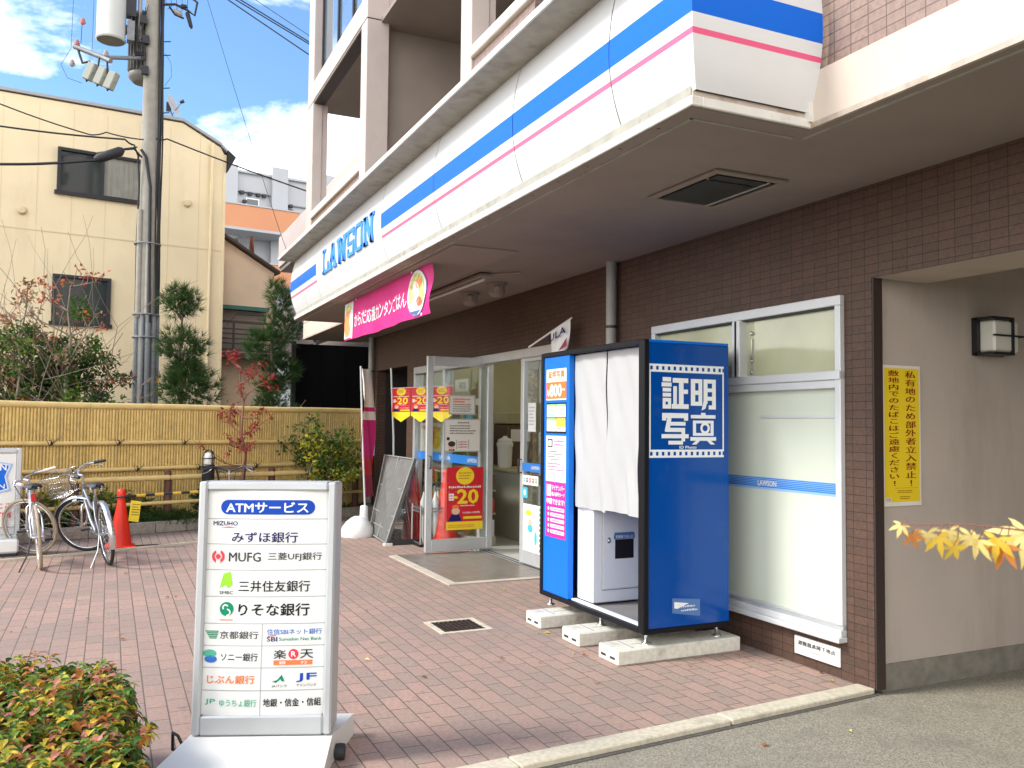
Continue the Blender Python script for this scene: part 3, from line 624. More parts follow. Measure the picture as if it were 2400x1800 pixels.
# curtain: two hanging cloths with a slit
def cloth(y0, y1, zt, zb0, zb1, ph, sw):
    b = MB(); nx, nz_ = 26, 18; vs_ = []
    for j in range(nz_+1):
        t = j/nz_
        for i in range(nx+1):
            s_ = i/nx
            y = y0+(y1-y0)*s_; zb = zb0+(zb1-zb0)*s_
            z = zt+(zb-zt)*t
            x = X0+.05+(.006 if ph > 1 else 0)+.010*math.sin(s_*7+ph+t*2.5)*(.2+t)+.005*(.2+t)*math.sin(s_*17+ph*2-t*6)+.004*math.sin(s_*14-t*16+ph)+sw*t*t*(.4+.6*s_)
            y += .012*t*math.sin(s_*3.14)*math.sin(s_*7+ph)
            vs_.append((x, y, z))
    fs_ = [(j*(nx+1)+i, j*(nx+1)+i+1, (j+1)*(nx+1)+i+1, (j+1)*(nx+1)+i) for j in range(nz_) for i in range(nx)]
    b.add(vs_, fs_, 'curtain', True); e = [(v[0]+.004, v[1], v[2]) for v in vs_]; b.add(e, [f_[::-1] for f_ in fs_], 'curtain', True); return b
cloth(5.66, 5.213, 2.015, .895, .885, .6, .012).build('curtain', bt)
cloth(5.205, 4.79, 2.015, .905, .895, 2.1, -.004).build('curtain', bt)
b = MB(); b.box((X0+.08, 5.43, .215), (X1-.03, 5.66, 1.95), 'booth_white', .006)
b.box((X0+.155, 5.422, .31), (X1-.05, 5.43, .93), 'booth_white', .004)
g = G(b, (X0+.08, 5.43, 0), (1, 0, 0), (0, 0, 1), .0085)
for c in ((.072, .305, .072, .935), (.072, .305, .57, .305)): g.line(*c, .003, 'ink', 0)
g.rect(.175, .70, .345, .715, 'sticker_blue', 0); g.rect(.18, .525, .34, .665, 'ink', 0); g.rect(.17, .667, .35, .70, 'sticker_blue', 0); g.text('写真取り出し口', .185, .673, .335, .694, 'white', 1, .02)
g.rect(.20, .875, .31, .945, 'ink', 0); g.rect(.40, .925, .52, .94, 'ink', 0); g.rect(.20, .955, .31, .975, 'pr_yellow', 0); g.disc(.13, .66, .014, 'steel', 0, .022)
b.lathe((X0+.21, 5.43, .66), [(.012, 0), (.012, .012), (.004, .016)], 'steel', 12, (0, -1, 0))
b.build('machine_unit', bt)
# film strip decal on the side
b = MB(); g = G(b, (3.14, YA, 1.29), (1, 0, 0), (0, 0, 1), .0012)
W_, H_ = .596, .607; DW = 'decal_white'
g.rect(0, 0, W_, .052, DW); g.rect(0, H_-.052, W_, H_, DW); g.rect(0, .052, .011, H_-.052, DW); g.rect(W_-.011, .052, W_, H_-.052, DW)
for i in range(13):
    x = .006+.0455*i
    g.rect(x, .014, x+.019, .038, 'booth_navy', 1); g.rect(x, H_-.038, x+.019, H_-.014, 'booth_navy', 1)
g.rect(W_-.012, .014, W_, .038, 'booth_navy', 1); g.rect(W_-.012, H_-.038, W_, H_-.014, 'booth_navy', 1)
# heavy block kanji drawn as bars in a .2 x .2 cell
def bars(x, y, s, L_):
    for i_, q in enumerate(L_): g.rect(x+q[0]*s, y+q[1]*s, x+q[2]*s, y+q[3]*s, DW, 1+.11*i_)
S = .205
bars(.098, .318, S, [(.02, .86, .34, 1), (-.02, .70, .36, .83), (.02, .54, .34, .66), (.02, .38, .34, .50), (.02, 0, .34, .13), (.02, .22, .34, .34), (.02, .1, .13, .25), (.22, .1, .34, .25), (.40, .83, 1, .98), (.64, .1, .82, .9), (.82, .48, .99, .62), (.42, .14, .56, .72), (.36, 0, 1.02, .15)])
bars(.325, .318, S, [(.0, .11, .17, .97), (.30, .11, .45, .97), (0, .84, .45, .97), (0, .46, .45, .60), (0, .11, .45, .24), (.50, .18, .66, .97), (.84, .0, .99, .97), (.5, .84, .99, .97), (.5, .56, .99, .68), (.5, .28, .99, .41), (.70, 0, .99, .13)])
g.poly([(.325+S*.5, .318+S*.25), (.325+S*.66, .318+S*.25), (.325+S*.58, .318+S*.02), (.325+S*.42, .318-S*.04)], DW, 1)
bars(.098, .085, S, [(.0, .84, 1, 1), (.0, .76, .16, .84), (.84, .76, 1, .84), (.22, .60, .9, .72), (.12, .40, .88, .53), (-.02, .2, 1.02, .33), (.74, .1, .88, .5), (.24, 0, .80, .12)])
g.poly([(.098+S*.20, .085+S*.84), (.098+S*.36, .085+S*.84), (.098+S*.28, .085+S*.42), (.098+S*.10, .085+S*.42)], DW, 1)
bars(.325, .085, S, [(.0, .84, .98, .95), (.40, .92, .58, 1.02), (.08, .28, .9, .37), (.08, .68, .9, .77), (.08, .3, .2, .76), (.78, .3, .9, .76), (-.02, .12, 1.0, .24)])
g.ring(.325+S*.56, .085+S*.525, S*.10, S*.19, DW, 2, 20)
g.poly([(.325+S*.2, .085+S*.12), (.325+S*.36, .085+S*.12), (.325+S*.22, .085), (.325+S*.04, .085)], DW, 1); g.poly([(.325+S*.64, .085+S*.12), (.325+S*.8, .085+S*.12), (.325+S*.96, .085), (.325+S*.78, .085)], DW, 1)
g.text('ID Photo', .235, .058, .37, .076, DW, 1, .02)
b.build('side_decal', bt); b = MB(); g = G(b, (3.14, YA, 1.29), (1, 0, 0), (0, 0, 1), .0012)
g.poly([(.18, -.905), (.40, -.925), (.40, -1.035), (.18, -1.0)], 'sticker_blue', 0); g.poly([(.195, -.93), (.31, -.945), (.22, -.975), (.195, -.97)], 'decal_white', 1); g.fill_lines(.25, -1.0, .385, -.95, 2, 'decal_white', 1, .5, .3, 5)
b.build('maker_sticker', bt)
for x, y in ((3.16, 4.72), (3.72, 4.72), (3.16, 5.28), (3.16, 6.04), (3.72, 6.04), (3.72, 5.28)):
    b = MB(); b.lathe((x, y, .0945), [(.032, 0), (.032, .008), (.012, .014), (.012, .08)], 'steel', 12); b.build('levelling_foot', bt)
def conc_block(loc, label):
    t = thing('concrete_block', label, 'concrete block', loc, 'concrete blocks under the photo booth', True)
    b = MB(); z = .095
    b.obox((.48, .12, z/2), (.48, 0, 0), (0, .12, 0), (0, 0, z/2), 'concrete', .008); body = b.build('block_body', t)
    for y in (.035, .145): b = MB(); b.box((-.0015, y, .03), (.004, y+.06, .045), 'soft_black'); sub('slot', b, body)
    b = MB(); b.box((.13, .02, z-.001), (.134, .22, z+.0008), 'soft_black'); b.box((.17, .11, z-.001), (.33, .114, z+.0008), 'soft_black'); sub('groove', b, body)
    return t
k0 = conc_block((2.90, 4.64, .0005), 'nearest long concrete block, under the near end of the blue booth')
for lc, lb in (((2.90, 5.135, .0005), 'middle concrete block under the open doorway of the blue booth'), ((2.89, 5.69, .0005), 'concrete block under the end of the blue booth beside the shop door')):
    k = copy_tree(k0); k.location = lc; k['label'] = lb

# ================================================================ BANK SIGN (illuminated stand)
mat('sign_frame', (.50, .51, .51), .45, .35, var=.04); mat('bank_navy', (.012, .012, .11), .7, spec=.2); mat('bank_blue', (.006, .06, .40), .6, spec=.2); mat('bank_red', (.75, .03, .06), .4); mat('bank_grey', (.045, .045, .045), .7, spec=.2); mat('bank_lime', (.30, .62, .04), .6, spec=.2); mat('bank_green', (.0, .24, .12), .6, spec=.2); mat('bank_teal', (.10, .42, .28), .6, spec=.2); mat('bank_orange', (.78, .20, .06), .6, spec=.2); mat('bank_sky', (.04, .15, .50), .6, spec=.2); mat('line_grey', (.36, .36, .34), .5)
at = thing('sign_stand', 'white upright lightbox sign listing bank logos under a blue ATM heading', 'sign', (.36, 4.06, 0))
a0 = V((.355, 4.055, .125)); hr = V((.565, -.2245, 0)).normalized(); hn = V((hr.y, -hr.x, 0))    # hn points to the viewer
if hn.y > 0: hn = -hn
up = (V((0, 0, 1))-hn*.035).normalized(); wS, hS, dS = .605, 1.105, .20
bk = -(hr.cross(up))*1.0
if bk.y < 0: bk = -bk
def PA(x, y, d=0): return a0+hr*x+up*y+bk*d
b = MB()
def fbar(x0, x1, y0, y1, d0=0, d1=dS, mt='sign_frame', bev=.008): b.obox(PA((x0+x1)/2, (y0+y1)/2, (d0+d1)/2), hr*(x1-x0)/2, up*(y1-y0)/2, bk*(d1-d0)/2, mt, bev)
fbar(0, .036, 0, hS); fbar(wS-.036, wS, 0, hS); fbar(.036, wS-.036, hS-.040, hS); fbar(.036, wS-.036, 0, .085)
fbar(.04, wS-.04, .085, hS-.04, .16, .19, 'sign_frame', 0)
b.build('frame', at)
b = MB(); gx = wS-.072; gy = hS-.125
bend = lambda x, y: .022*(1-((x-gx/2)/(gx/2))**2)-.03
g = G(b, PA(.036, .085), hr, up, .001, .0012, bend)
g.rect(0, 0, gx, gy, 'sign_white', 0)
def row(t): return gy*(1-t)
rows = [0, .128, .242, .358, .477, .597, .695, .792, .892, 1]
for t in rows[1:-1]: g.rect(0, row(t)-.0018, gx, row(t)+.0018, 'line_grey', 1)
g.rect(gx*.485-.0018, 0, gx*.485+.0018, row(.597), 'line_grey', 1)
def RT(txt, x0, x1, t0, t1, mt, bold=.0, k=2): g.text(txt, gx*x0, row(t1), gx*x1, row(t0), mt, k, bold)
g.rect(gx*.17, row(.108), gx*.83, row(.042), 'bank_blue', 2); g.disc(gx*.17, row(.075), .033*gy, 'bank_blue', 2, n=24); g.disc(gx*.83, row(.075), .033*gy, 'bank_blue', 2, n=24)
RT('ATMサービス', .155, .835, .052, .099, 'white', .022, 3)
RT('MIZUHO', .05, .255, .139, .158, 'bank_navy', .01); g.poly([(gx*.11, row(.168)), (gx*.26, row(.169)), (gx*.18, row(.163))], 'bank_red', 2); RT('みずほ銀行', .21, .755, .187, .234, 'bank_navy', .008)
g.ring(gx*.10, row(.298), .017, .029, 'bank_red', 2); g.rect(gx*.10-.010, row(.298)-.031, gx*.10+.010, row(.298)-.016, 'sign_white', 3); g.rect(gx*.10-.010, row(.298)+.016, gx*.10+.010, row(.298)+.031, 'sign_white', 3); g.disc(gx*.10, row(.298), .011, 'bank_red', 4)
RT('MUFG', .19, .455, .279, .32, 'bank_grey', .006); RT('三菱UFJ銀行', .515, .955, .279, .318, 'bank_grey', .0)
g.poly([(gx*.12, row(.44)), (gx*.15, row(.375)), (gx*.21, row(.365)), (gx*.225, row(.425)), (gx*.19, row(.44)), (gx*.17, row(.425))], 'bank_lime', 2); RT('SMBC', .12, .235, .452, .466, 'bank_grey'); RT('三井住友銀行', .28, .865, .405, .455, 'ink', .006)
g.disc(gx*.185, row(.532), .031, 'bank_green', 2); g.ring(gx*.175, row(.525), .008, .014, 'sign_white', 3, 14, .4, 3.9); g.ring(gx*.19, row(.547), .010, .016, 'sign_white', 3, 14, -1.8, 1.6); g.rect(gx*.13, row(.583), gx*.24, row(.578), 'bank_orange', 2); RT('りそな銀行', .285, .865, .507, .562, 'ink', .018)
for i in range(5): g.poly([(gx*(.015+.008*i), row(.631+.0075*i)-.003), (gx*(.125-.004*i), row(.631+.0075*i)-.003), (gx*(.125-.004*i), row(.631+.0075*i)+.002), (gx*(.015+.008*i), row(.631+.0075*i)+.002)], 'bank_green', 2)
RT('京都銀行', .135, .455, .63, .664, 'bank_grey', .0)
RT('住信SBIネット銀行', .525, .97, .62, .645, 'bank_sky', .006); RT('SBI', .525, .61, .655, .675, 'bank_navy', .02); RT('Sumishin Net Bank', .625, .97, .658, .672, 'bank_green', .004); g.line(gx*.53, row(.652), gx*.6, row(.648), .004, 'bank_red', 2)
g.disc(gx*.055, row(.73), .030, 'bank_teal', 2, .017); g.disc(gx*.065, row(.755), .028, 'bank_sky', 2, .016); RT('ソニー銀行', .15, .455, .727, .762, 'ink')
RT('楽', .585, .685, .713, .752, 'ink', .006); g.disc(gx*.745, row(.732), .022, 'bank_red', 2); RT('R', .728, .765, .72, .743, 'white', .02, 3); RT('天', .80, .905, .713, .752, 'ink', .006); g.rect(gx*.585, row(.780), gx*.9, row(.759), 'bank_orange', 2); RT('銀　　行', .63, .86, .763, .776, 'white', .0, 3)
RT('じぶん銀行', .04, .435, .825, .862, 'bank_orange', .02)
g.poly([(gx*.575, row(.853)), (gx*.62, row(.845)), (gx*.655, row(.822)), (gx*.68, row(.852)), (gx*.655, row(.852)), (gx*.648, row(.842)), (gx*.61, row(.858))], 'bank_green', 2); RT('JAバンク', .575, .70, .866, .880, 'bank_grey'); RT('JF', .775, .935, .818, .856, 'bank_blue', .03); RT('マリンバンク', .775, .935, .864, .876, 'bank_grey')
RT('JP', .03, .115, .93, .955, 'bank_teal', .03); RT('ゆうちょ銀行', .15, .455, .93, .962, 'bank_teal', .004); RT('地銀・信金・信組', .51, .975, .927, .962, 'ink', .014)
b.build('sign_panel', at)
b = MB()
c0 = a0+hr*wS/2
def PB(x, y, z): return V((c0.x, c0.y, 0))+hr*x+V((-bk.x, -bk.y, 0)).normalized()*y+V((0, 0, z))
top = [PB(-.30, .0, .125), PB(.30, .0, .125), PB(.30, .30, .07), PB(-.37, .30, .07)]
b.add([PB(-.31, 0, .122), PB(.31, 0, .122), PB(.32, .34, .075), PB(-.38, .34, .075), PB(-.31, 0, 0), PB(.31, 0, 0), PB(.32, .34, 0), PB(-.38, .34, 0)], [(0, 3, 2, 1), (3, 7, 6, 2), (0, 4, 7, 3), (1, 2, 6, 5)], 'sign_white')
b.add([PB(-.31, 0, .122), PB(.31, 0, .122), PB(.36, -.36, .10), PB(-.33, -.36, .10), PB(-.31, 0, 0), PB(.31, 0, 0), PB(.36, -.36, 0), PB(-.33, -.36, 0)], [(0, 1, 2, 3), (3, 2, 6, 7), (0, 3, 7, 4), (1, 5, 6, 2)], 'sign_white')
b.build('foot', at)
b = MB(); b.lathe(PB(.34, -.05, .035), [(.034, -.02), (.036, 0), (.034, .02)], 'rubber', 16, hr); b.build('wheel', at)
b = MB(); b.tube([PB(-.31, .02, .06), PB(-.345, .03, .14), PB(-.37, .02, .15), PB(-.385, -.03, .06), PB(-.38, -.15, .012)], .007, 'rubber', 6); b.build('power_cord', at)
# ================================================================ THINGS ON AND AROUND THE SHOP FRONT
mat('magenta', (.62, .01, .19), .6, var=.04, vs_=5); mat('food_orange', (.85, .30, .10), .5, var=.25, vs_=14); mat('food_mix', (.62, .60, .22), .5, var=.5, vs_=18); mat('food_white', (.85, .80, .72), .5, var=.12, vs_=20); mat('food_red', (.7, .14, .08), .5, var=.3, vs_=20); mat('plate_blue', (.12, .14, .35), .4)
t = thing('hanging_banner', 'magenta cloth banner with white lettering hanging below the white fascia', 'banner', (2.52, 8.55, 2.9))
b = MB(); o_ = V((2.52, 10.15, 2.46)); Lb = 3.02; Hb = .46
wav = lambda x, y: .018*math.sin(x*3.1+.6)*(1-y/Hb*.75)+.010*math.sin(x*9+y*5)*(1-y/Hb*.6)+.02*max(0, (x-2.8)/.22)**2*math.sin(y*14)
nx, ny = 70, 8; vs_ = []; R1 = V((0, -1, 0)); N1 = V((-1, 0, 0))
for j in range(ny+1):
    for i in range(nx+1):
        x = Lb*i/nx; y = Hb*j/ny
        sag = -.012*math.sin(math.pi*((x*2/Lb) % 1))*(j/ny)
        vs_.append(o_+R1*x+V((0, 0, y+sag))+N1*wav(x, y))
b.add(vs_, [(j*(nx+1)+i, j*(nx+1)+i+1, (j+1)*(nx+1)+i+1, (j+1)*(nx+1)+i) for j in range(ny) for i in range(nx)], 'magenta', True)
g = G(b, o_, R1, (0, 0, 1), .004, .0015, wav)
txt = 'からだ応援カンタンごはん'
for i, ch in enumerate(txt):
    g.textc(ch, .52+i*.162, .205, .15 if ch in 'らだ応援' else .145, 'white', 1, .0, .95)
g.rect(.0, 0.02, .38, .44, 'white', 0); g.disc(.18, .20, .15, 'food_orange', 2, .17); g.disc(.19, .37, .11, 'food_mix', 3, .04)
g.disc(2.66, .225, .27, 'plate_blue', 1, .215, 36); g.disc(2.66, .228, .255, 'white', 2, .205, 36); g.disc(2.66, .23, .225, 'food_mix', 3, .18); g.disc(2.62, .22, .13, 'food_white', 4, .12); g.disc(2.73, .31, .08, 'food_orange', 4, .05); g.disc(2.74, .14, .08, 'food_red', 4, .045)
b.build('cloth', t)
b = MB()
for y in (9.62, 7.62): b.tube([(2.52, y, 2.90), (2.515, y, 3.0)], .006, 'rubber', 6); b.lathe((2.505, y, 2.895), [(.012, 0), (.012, .006)], 'white', 8, (-1, 0, 0))
for y in (9.75, 7.3): b.lathe((2.497, y, 2.47), [(.014, 0), (.014, .006)], 'white', 8, (-1, 0, 0))
b.tube([(2.52, 10.1, 2.925), (2.52, 7.2, 2.925)], .008, 'galv', 6); b.build('hook', t)
# soffit fittings
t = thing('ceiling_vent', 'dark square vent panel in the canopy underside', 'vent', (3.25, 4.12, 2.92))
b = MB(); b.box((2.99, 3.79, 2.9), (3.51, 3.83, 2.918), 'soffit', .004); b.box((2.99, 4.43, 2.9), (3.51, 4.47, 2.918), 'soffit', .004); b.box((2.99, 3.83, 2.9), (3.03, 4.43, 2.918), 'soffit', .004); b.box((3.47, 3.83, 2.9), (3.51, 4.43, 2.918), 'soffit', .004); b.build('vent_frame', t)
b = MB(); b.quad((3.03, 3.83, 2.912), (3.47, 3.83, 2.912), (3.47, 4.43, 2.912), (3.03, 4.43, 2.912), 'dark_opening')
mat('vent_recess', (.022, .026, .02), .4)
b.box((3.05, 3.85, 2.9), (3.45, 4.40, 2.911), 'vent_recess'); b.box((3.40, 3.84, 2.897), (3.415, 4.42, 2.911), 'alu'); b.box((3.04, 3.93, 2.9), (3.40, 3.945, 2.911), 'pipe_grey')  # flat dark panel painted for a recess, pale strips for its inner sides
b.build('recess_panel', t)
t = thing('tube_light', 'long pale fluorescent fitting under the canopy behind the banner', 'light', (3.15, 8.2, 2.9))
b = MB(); b.box((3.10, 7.40, 2.875), (3.22, 9.1, 2.908), 'wall_paint', .006); b.build('housing', t); b = MB(); b.tube([(3.16, 7.46, 2.858), (3.16, 9.04, 2.858)], .016, 'sign_white', 10); b.build('tube', t)
b = MB(); b.tube([(3.22, 7.44, 2.905), (3.42, 7.2, 2.905)], .008, 'wall_paint', 6); b.build('conduit', t)
for y, lb in ((8.66, 'white domed unit under the canopy, farther from the booth'), (7.95, 'white domed unit under the canopy, nearer the booth')):
    t = thing('ceiling_sensor', lb, 'ceiling sensor', (3.51, y, 2.9), 'domed units under the canopy')
    b = MB(); b.lathe((3.51, y, 2.918), [(.10, 0), (.10, .02), (.085, .03), (.085, .10), (.06, .135), (.001, .142)], 'wall_paint', 20, (0, 0, -1)); b.build('housing', t)
    b = MB(); b.lathe((3.48, y-.08, 2.855), [(.03, 0), (.03, .012), (.02, .016)], 'visor_grey', 12, (-.3, -1, -.3)); b.build('lens', t)
# downpipes
for x, y, z1, lb in ((3.935, 6.43, 2.92, 'grey downpipe between shop window and entrance, above the booth'), (3.93, 14.05, 2.92, 'slim grey downpipe at the far end of the brown wall')):
    t = thing('downpipe', lb, 'pipe', (x, y, 0), 'grey downpipes')
    b = MB(); b.tube([(x, y, 0), (x, y, z1)], .045, 'pipe_grey', 14); b.build('pipe', t)
    for z in (.6, 2.35): b = MB(); b.lathe((x, y, z-.012), [(.05, 0), (.05, .024)], 'trim_brown', 14); b.box((x, y-.012, z-.01), (4.0, y+.012, z+.01), 'trim_brown'); b.build('bracket', t)
# entrance slab
b = MB(); mat('mat_grey', (.20, .175, .145), .35, var=.2, vs_=9, dirt=(.12, .10, .08)); mat('mat_edge', (.50, .44, .35), .8, var=.1)
b.box((2.97, 7.62, .001), (3.98, 9.42, .012), 'mat_grey'); b.box((2.88, 7.53, .001), (2.97, 9.42, .011), 'mat_edge'); b.box((2.97, 7.53, .001), (3.98, 7.62, .011), 'mat_edge'); tag(b.build('entrance_slab'), 'smooth brown grey slab with pale edging in front of the shop door', 'paving slab')
# drain
t = thing('drain_cover', 'black iron grating set in a pale frame in the brick paving', 'drain cover', (2.37, 6.02, 0)); b = MB()
b.box((2.175, 5.82, .001), (2.575, 5.86, .007), 'kerb_stone'); b.box((2.175, 6.18, .001), (2.575, 6.22, .007), 'kerb_stone'); b.box((2.175, 5.86, .001), (2.215, 6.18, .007), 'kerb_stone'); b.box((2.535, 5.86, .001), (2.575, 6.18, .007), 'kerb_stone'); b.build('rim', t)
b = MB(); b.quad((2.215, 5.86, .0015), (2.535, 5.86, .0015), (2.535, 6.18, .0015), (2.215, 6.18, .0015), 'black')
for i in range(9): b.box((2.222+i*.036, 5.86, .003), (2.24+i*.036, 6.18, .006), 'trim_brown')
for i in range(5): b.box((2.215, 5.88+i*.066, .003), (2.535, 5.895+i*.066, .0055), 'trim_brown')
b.build('grate', t)
# wall plate, porch sign, porch lamp
b = MB(); b.box((3.985, 3.90, .065), (3.999, 4.277, .178), 'sign_white', .003); g = G(b, (3.985, 4.277, .065), (0, -1, 0), (0, 0, 1)); g.text('避難器具降下地点', .035, .062, .345, .09, 'bank_grey', 1, .006); g.fill_lines(.14, .03, .24, .045, 1, 'line_grey', 1, .5)
tag(b.build('wall_plate'), 'small white notice plate low on the brown tile wall', 'sign')
mat('sign_yellow', (.80, .58, .015), .5, var=.03, vs_=5); mat('sign_red', (.24, .012, .008), .7, spec=.2)
t = thing('warning_sign', 'tall yellow sign with red vertical Japanese text on the porch wall', 'sign', (4.255, 3.68, 1.45)); b = MB()
b.box((4.10, 3.668, 1.038), (4.412, 3.6795, 1.868), 'coping'); g = G(b, (4.10, 3.668, 1.038), (1, 0, 0), (0, 0, 1)); g.rect(.012, .025, .298, .812, 'sign_yellow', 0)
g.column('私有地のため部外者立入禁止！', .225, .802, .0495, .092, 'sign_red', 1, .022); g.column('敷地内でのたばこはご遠慮ください！', .088, .802, .0405, .092, 'sign_red', 1, .022)
g.rect(.09, .105, .275, .106, 'sign_red', 1); g.fill_lines(.11, .075, .24, .095, 2, 'sign_red', 1, .5); g.fill_lines(.13, .038, .22, .06, 2, 'sign_red', 1, .5); g.rect(.015, .028, .06, .05, 'sign_white', 1); g.fill_lines(.018, .03, .058, .048, 2, 'bank_grey', 2, .6, .1)
b.build('panel', t)
mat('lamp_white', (.68, .66, .58), .4)
t = thing('wall_lamp', 'square white wall lamp in a black cage on the porch wall', 'lamp', (5.03, 3.62, 2.07)); b = MB()
b.box((4.885, 3.64, 1.955), (4.915, 3.678, 2.19), 'black'); b.box((4.885, 3.655, 1.955), (5.155, 3.678, 1.975), 'black'); b.box((4.885, 3.655, 2.17), (5.155, 3.678, 2.19), 'black')
for x in (5.075,): b.box((x, 3.535, 1.955), (x+.014, 3.56, 2.19), 'black')
b.box((4.885, 3.535, 1.955), (5.09, 3.66, 1.972), 'black'); b.box((4.885, 3.535, 2.173), (5.09, 3.66, 2.19), 'black'); b.box((4.90, 3.532, 2.07), (5.19, 3.545, 2.08), 'black'); b.box((5.19, 3.532, 2.07), (5.20, 3.66, 2.08), 'black'); b.build('cage', t)
b = MB(); b.box((4.92, 3.548, 1.974), (5.15, 3.66, 2.171), 'lamp_white', .012); b.build('lamp_shade', t)
# ---- posters on the glass, pennants
mat('po_red', (.58, .012, .02), .45); mat('po_yellow', (.86, .62, .02), .45); mat('po_paper', (.66, .62, .56), .6); mat('po_edge', (.38, .40, .38), .5); mat('po_cyan', (.06, .45, .72), .45); mat('po_skin', (.72, .45, .32), .5); mat('po_wine', (.32, .02, .07), .5); mat('po_green', (.10, .42, .14), .5)
DX = V((1, .03, 0)).normalized(); dO = V((4.12, 9.40, 0))-V((1, .03, 0)).normalized()*.84; dN = V((DX.y, -DX.x, 0))
def on_door(name, x0, z0, x1, z1, label):
    b = MB(); b.obox(dO+DX*(x0+x1)/2+dN*.028+V((0, 0, (z0+z1)/2)), DX*(x1-x0)/2, dN*.0012, V((0, 0, (z1-z0)/2)), 'po_paper'); g = G(b, dO+DX*x0+dN*.0292+V((0, 0, z0)), DX, (0, 0, 1), .001, .0009)
    return b, g
def campaign(g, w_, h_, tail=0, seed=1):
    g.rect(0, 0, w_, h_, 'po_red', 0); q = random.Random(seed)
    for i in range(26): x, y = q.uniform(.02, w_-.02), q.uniform(h_*.5, h_-.02); g.disc(x, y, .0045*w_/.4, 'po_yellow' if i % 2 else 'pr_pink', 1, n=6)
    g.disc(w_*.5, h_*.86, w_*.25, 'po_yellow', 2, min(w_*.25, h_*.14)); g.fill_lines(w_*.33, h_*.80, w_*.67, h_*.93, 3, 'po_wine', 3, .5, .2, seed)
    g.fill_lines(w_*.06, h_*.66, w_*.94, h_*.71, 1, 'white', 2, .7, .05, seed); g.text('20', w_*.30, h_*.42, w_*.86, h_*.64, 'po_yellow', 3, .035); g.rect(w_*.06, h_*.47, w_*.2, h_*.58, 'white', 2); g.fill_lines(w_*.07, h_*.48, w_*.19, h_*.57, 2, 'po_red', 3, .6, .1, 3); g.rect(w_*.19, h_*.50, w_*.29, h_*.54, 'po_yellow', 3)
    g.fill_lines(w_*.38, h_*.37, w_*.8, h_*.40, 1, 'white', 2, .7, .1, 5); g.text('11/1(火)~11/30(水)', w_*.45, h_*.25, w_*.92, h_*.29, 'white', 2, .02)
    g.disc(w_*.25, h_*.30, w_*.11, 'po_skin', 2, h_*.06); g.disc(w_*.25, h_*.37, w_*.10, 'pr_orange', 3, h_*.03); g.poly([(w_*.04, h_*.14), (w_*.42, h_*.14), (w_*.34, h_*.25), (w_*.14, h_*.25)], 'bank_navy', 2)
    g.rect(w_*.46, h_*.17, w_*.97, h_*.21, 'po_yellow', 2); g.rect(0, 0, w_, h_*.13, 'po_yellow', 2); g.fill_lines(w_*.05, h_*.03, w_*.8, h_*.09, 2, 'po_red', 3, .5, .2, 8)
b, g = on_door('poster', .25, .27, .71, .99, ''); campaign(g, .46, .72); tag(b.build('poster'), 'big red and yellow poster with a large 20 on the open glass door', 'poster')
b, g = on_door('notice', .265, 1.60, .60, 1.83, ''); g.rect(0, 0, .335, .23, 'po_edge', 0); g.rect(.015, .015, .32, .215, 'po_paper', 1); g.fill_lines(.05, .165, .29, .195, 1, 'po_red', 2, .6, .1, 2); g.rect(.05, .14, .2, .158, 'pr_orange', 2); g.fill_lines(.05, .03, .29, .13, 4, 'bank_grey', 2, .5, .2, 4)
tag(b.build('notice'), 'small grey bordered notice at the top of the open door', 'notice')
b, g = on_door('notice', .21, 1.17, .67, 1.55, ''); g.rect(0, 0, .46, .38, 'po_edge', 0); g.rect(.012, .012, .448, .368, 'po_paper', 1); g.fill_lines(.17, .325, .32, .35, 1, 'ink', 2, .7, .1, 1); g.fill_lines(.07, .20, .40, .315, 4, 'ink', 2, .55, .25, 6)
g.disc(.09, .06, .038, 'po_skin', 2, .045); g.disc(.095, .09, .046, 'trim_brown', 3, .032); g.disc(.05, .15, .020, 'trim_brown', 3); g.rect(.15, .03, .165, .14, 'po_edge', 2); g.rect(.30, .03, .315, .14, 'po_edge', 2); g.fill_lines(.18, .04, .29, .13, 3, 'po_wine', 2, .6, .1, 9); g.rect(.06, .012, .13, .03, 'ink', 2)
tag(b.build('notice'), 'large grey notice with a cartoon woman on the open door', 'notice')
def on_front(y0, z0, y1, z1, x=4.022):
    b = MB(); b.box((x, y1, z0), (x+.002, y0, z1), 'po_paper'); return b, G(b, (x, y0, z0), (0, -1, 0), (0, 0, 1), .001, .0009)
# fixed leaf: white sheet, blue strip, icon row, illustrated poster
FX = 4.004
b, g = on_front(8.20, 1.42, 8.02, 1.72, FX); g.rect(0, 0, .18, .30, 'white', 0); g.fill_lines(.02, .06, .16, .27, 6, 'line_grey', 1, .5); tag(b.build('notice'), 'white paper sheet taped inside the fixed door leaf', 'notice')
b, g = on_front(8.33, 1.00, 7.59, 1.09, FX); g.rect(0, 0, .74, .09, 'band_blue', 0); g.text('LAWSON', .22, .028, .40, .062, 'sign_white', 1, .02); tag(b.build('window_strip'), 'narrow blue strip across the fixed door leaf', 'sticker')
b, g = on_front(8.32, .86, 7.95, .96, FX); g.rect(0, 0, .37, .1, 'white', 0)
for i in range(5): g.disc(.04+i*.07, .05, .026, ('po_cyan', 'bank_grey', 'po_red', 'po_wine', 'po_green')[i], 1, n=14); g.disc(.04+i*.07, .052, .012, 'white', 2, n=10)
tag(b.build('sticker'), 'white row of little round icons on the fixed door leaf', 'sticker')
b, g = on_front(8.33, .72, 8.20, .83, FX); g.rect(0, 0, .13, .11, 'po_cyan', 0); g.disc(.065, .055, .03, 'white', 1, n=14); tag(b.build('sticker'), 'square light blue sticker on the fixed door leaf', 'sticker')
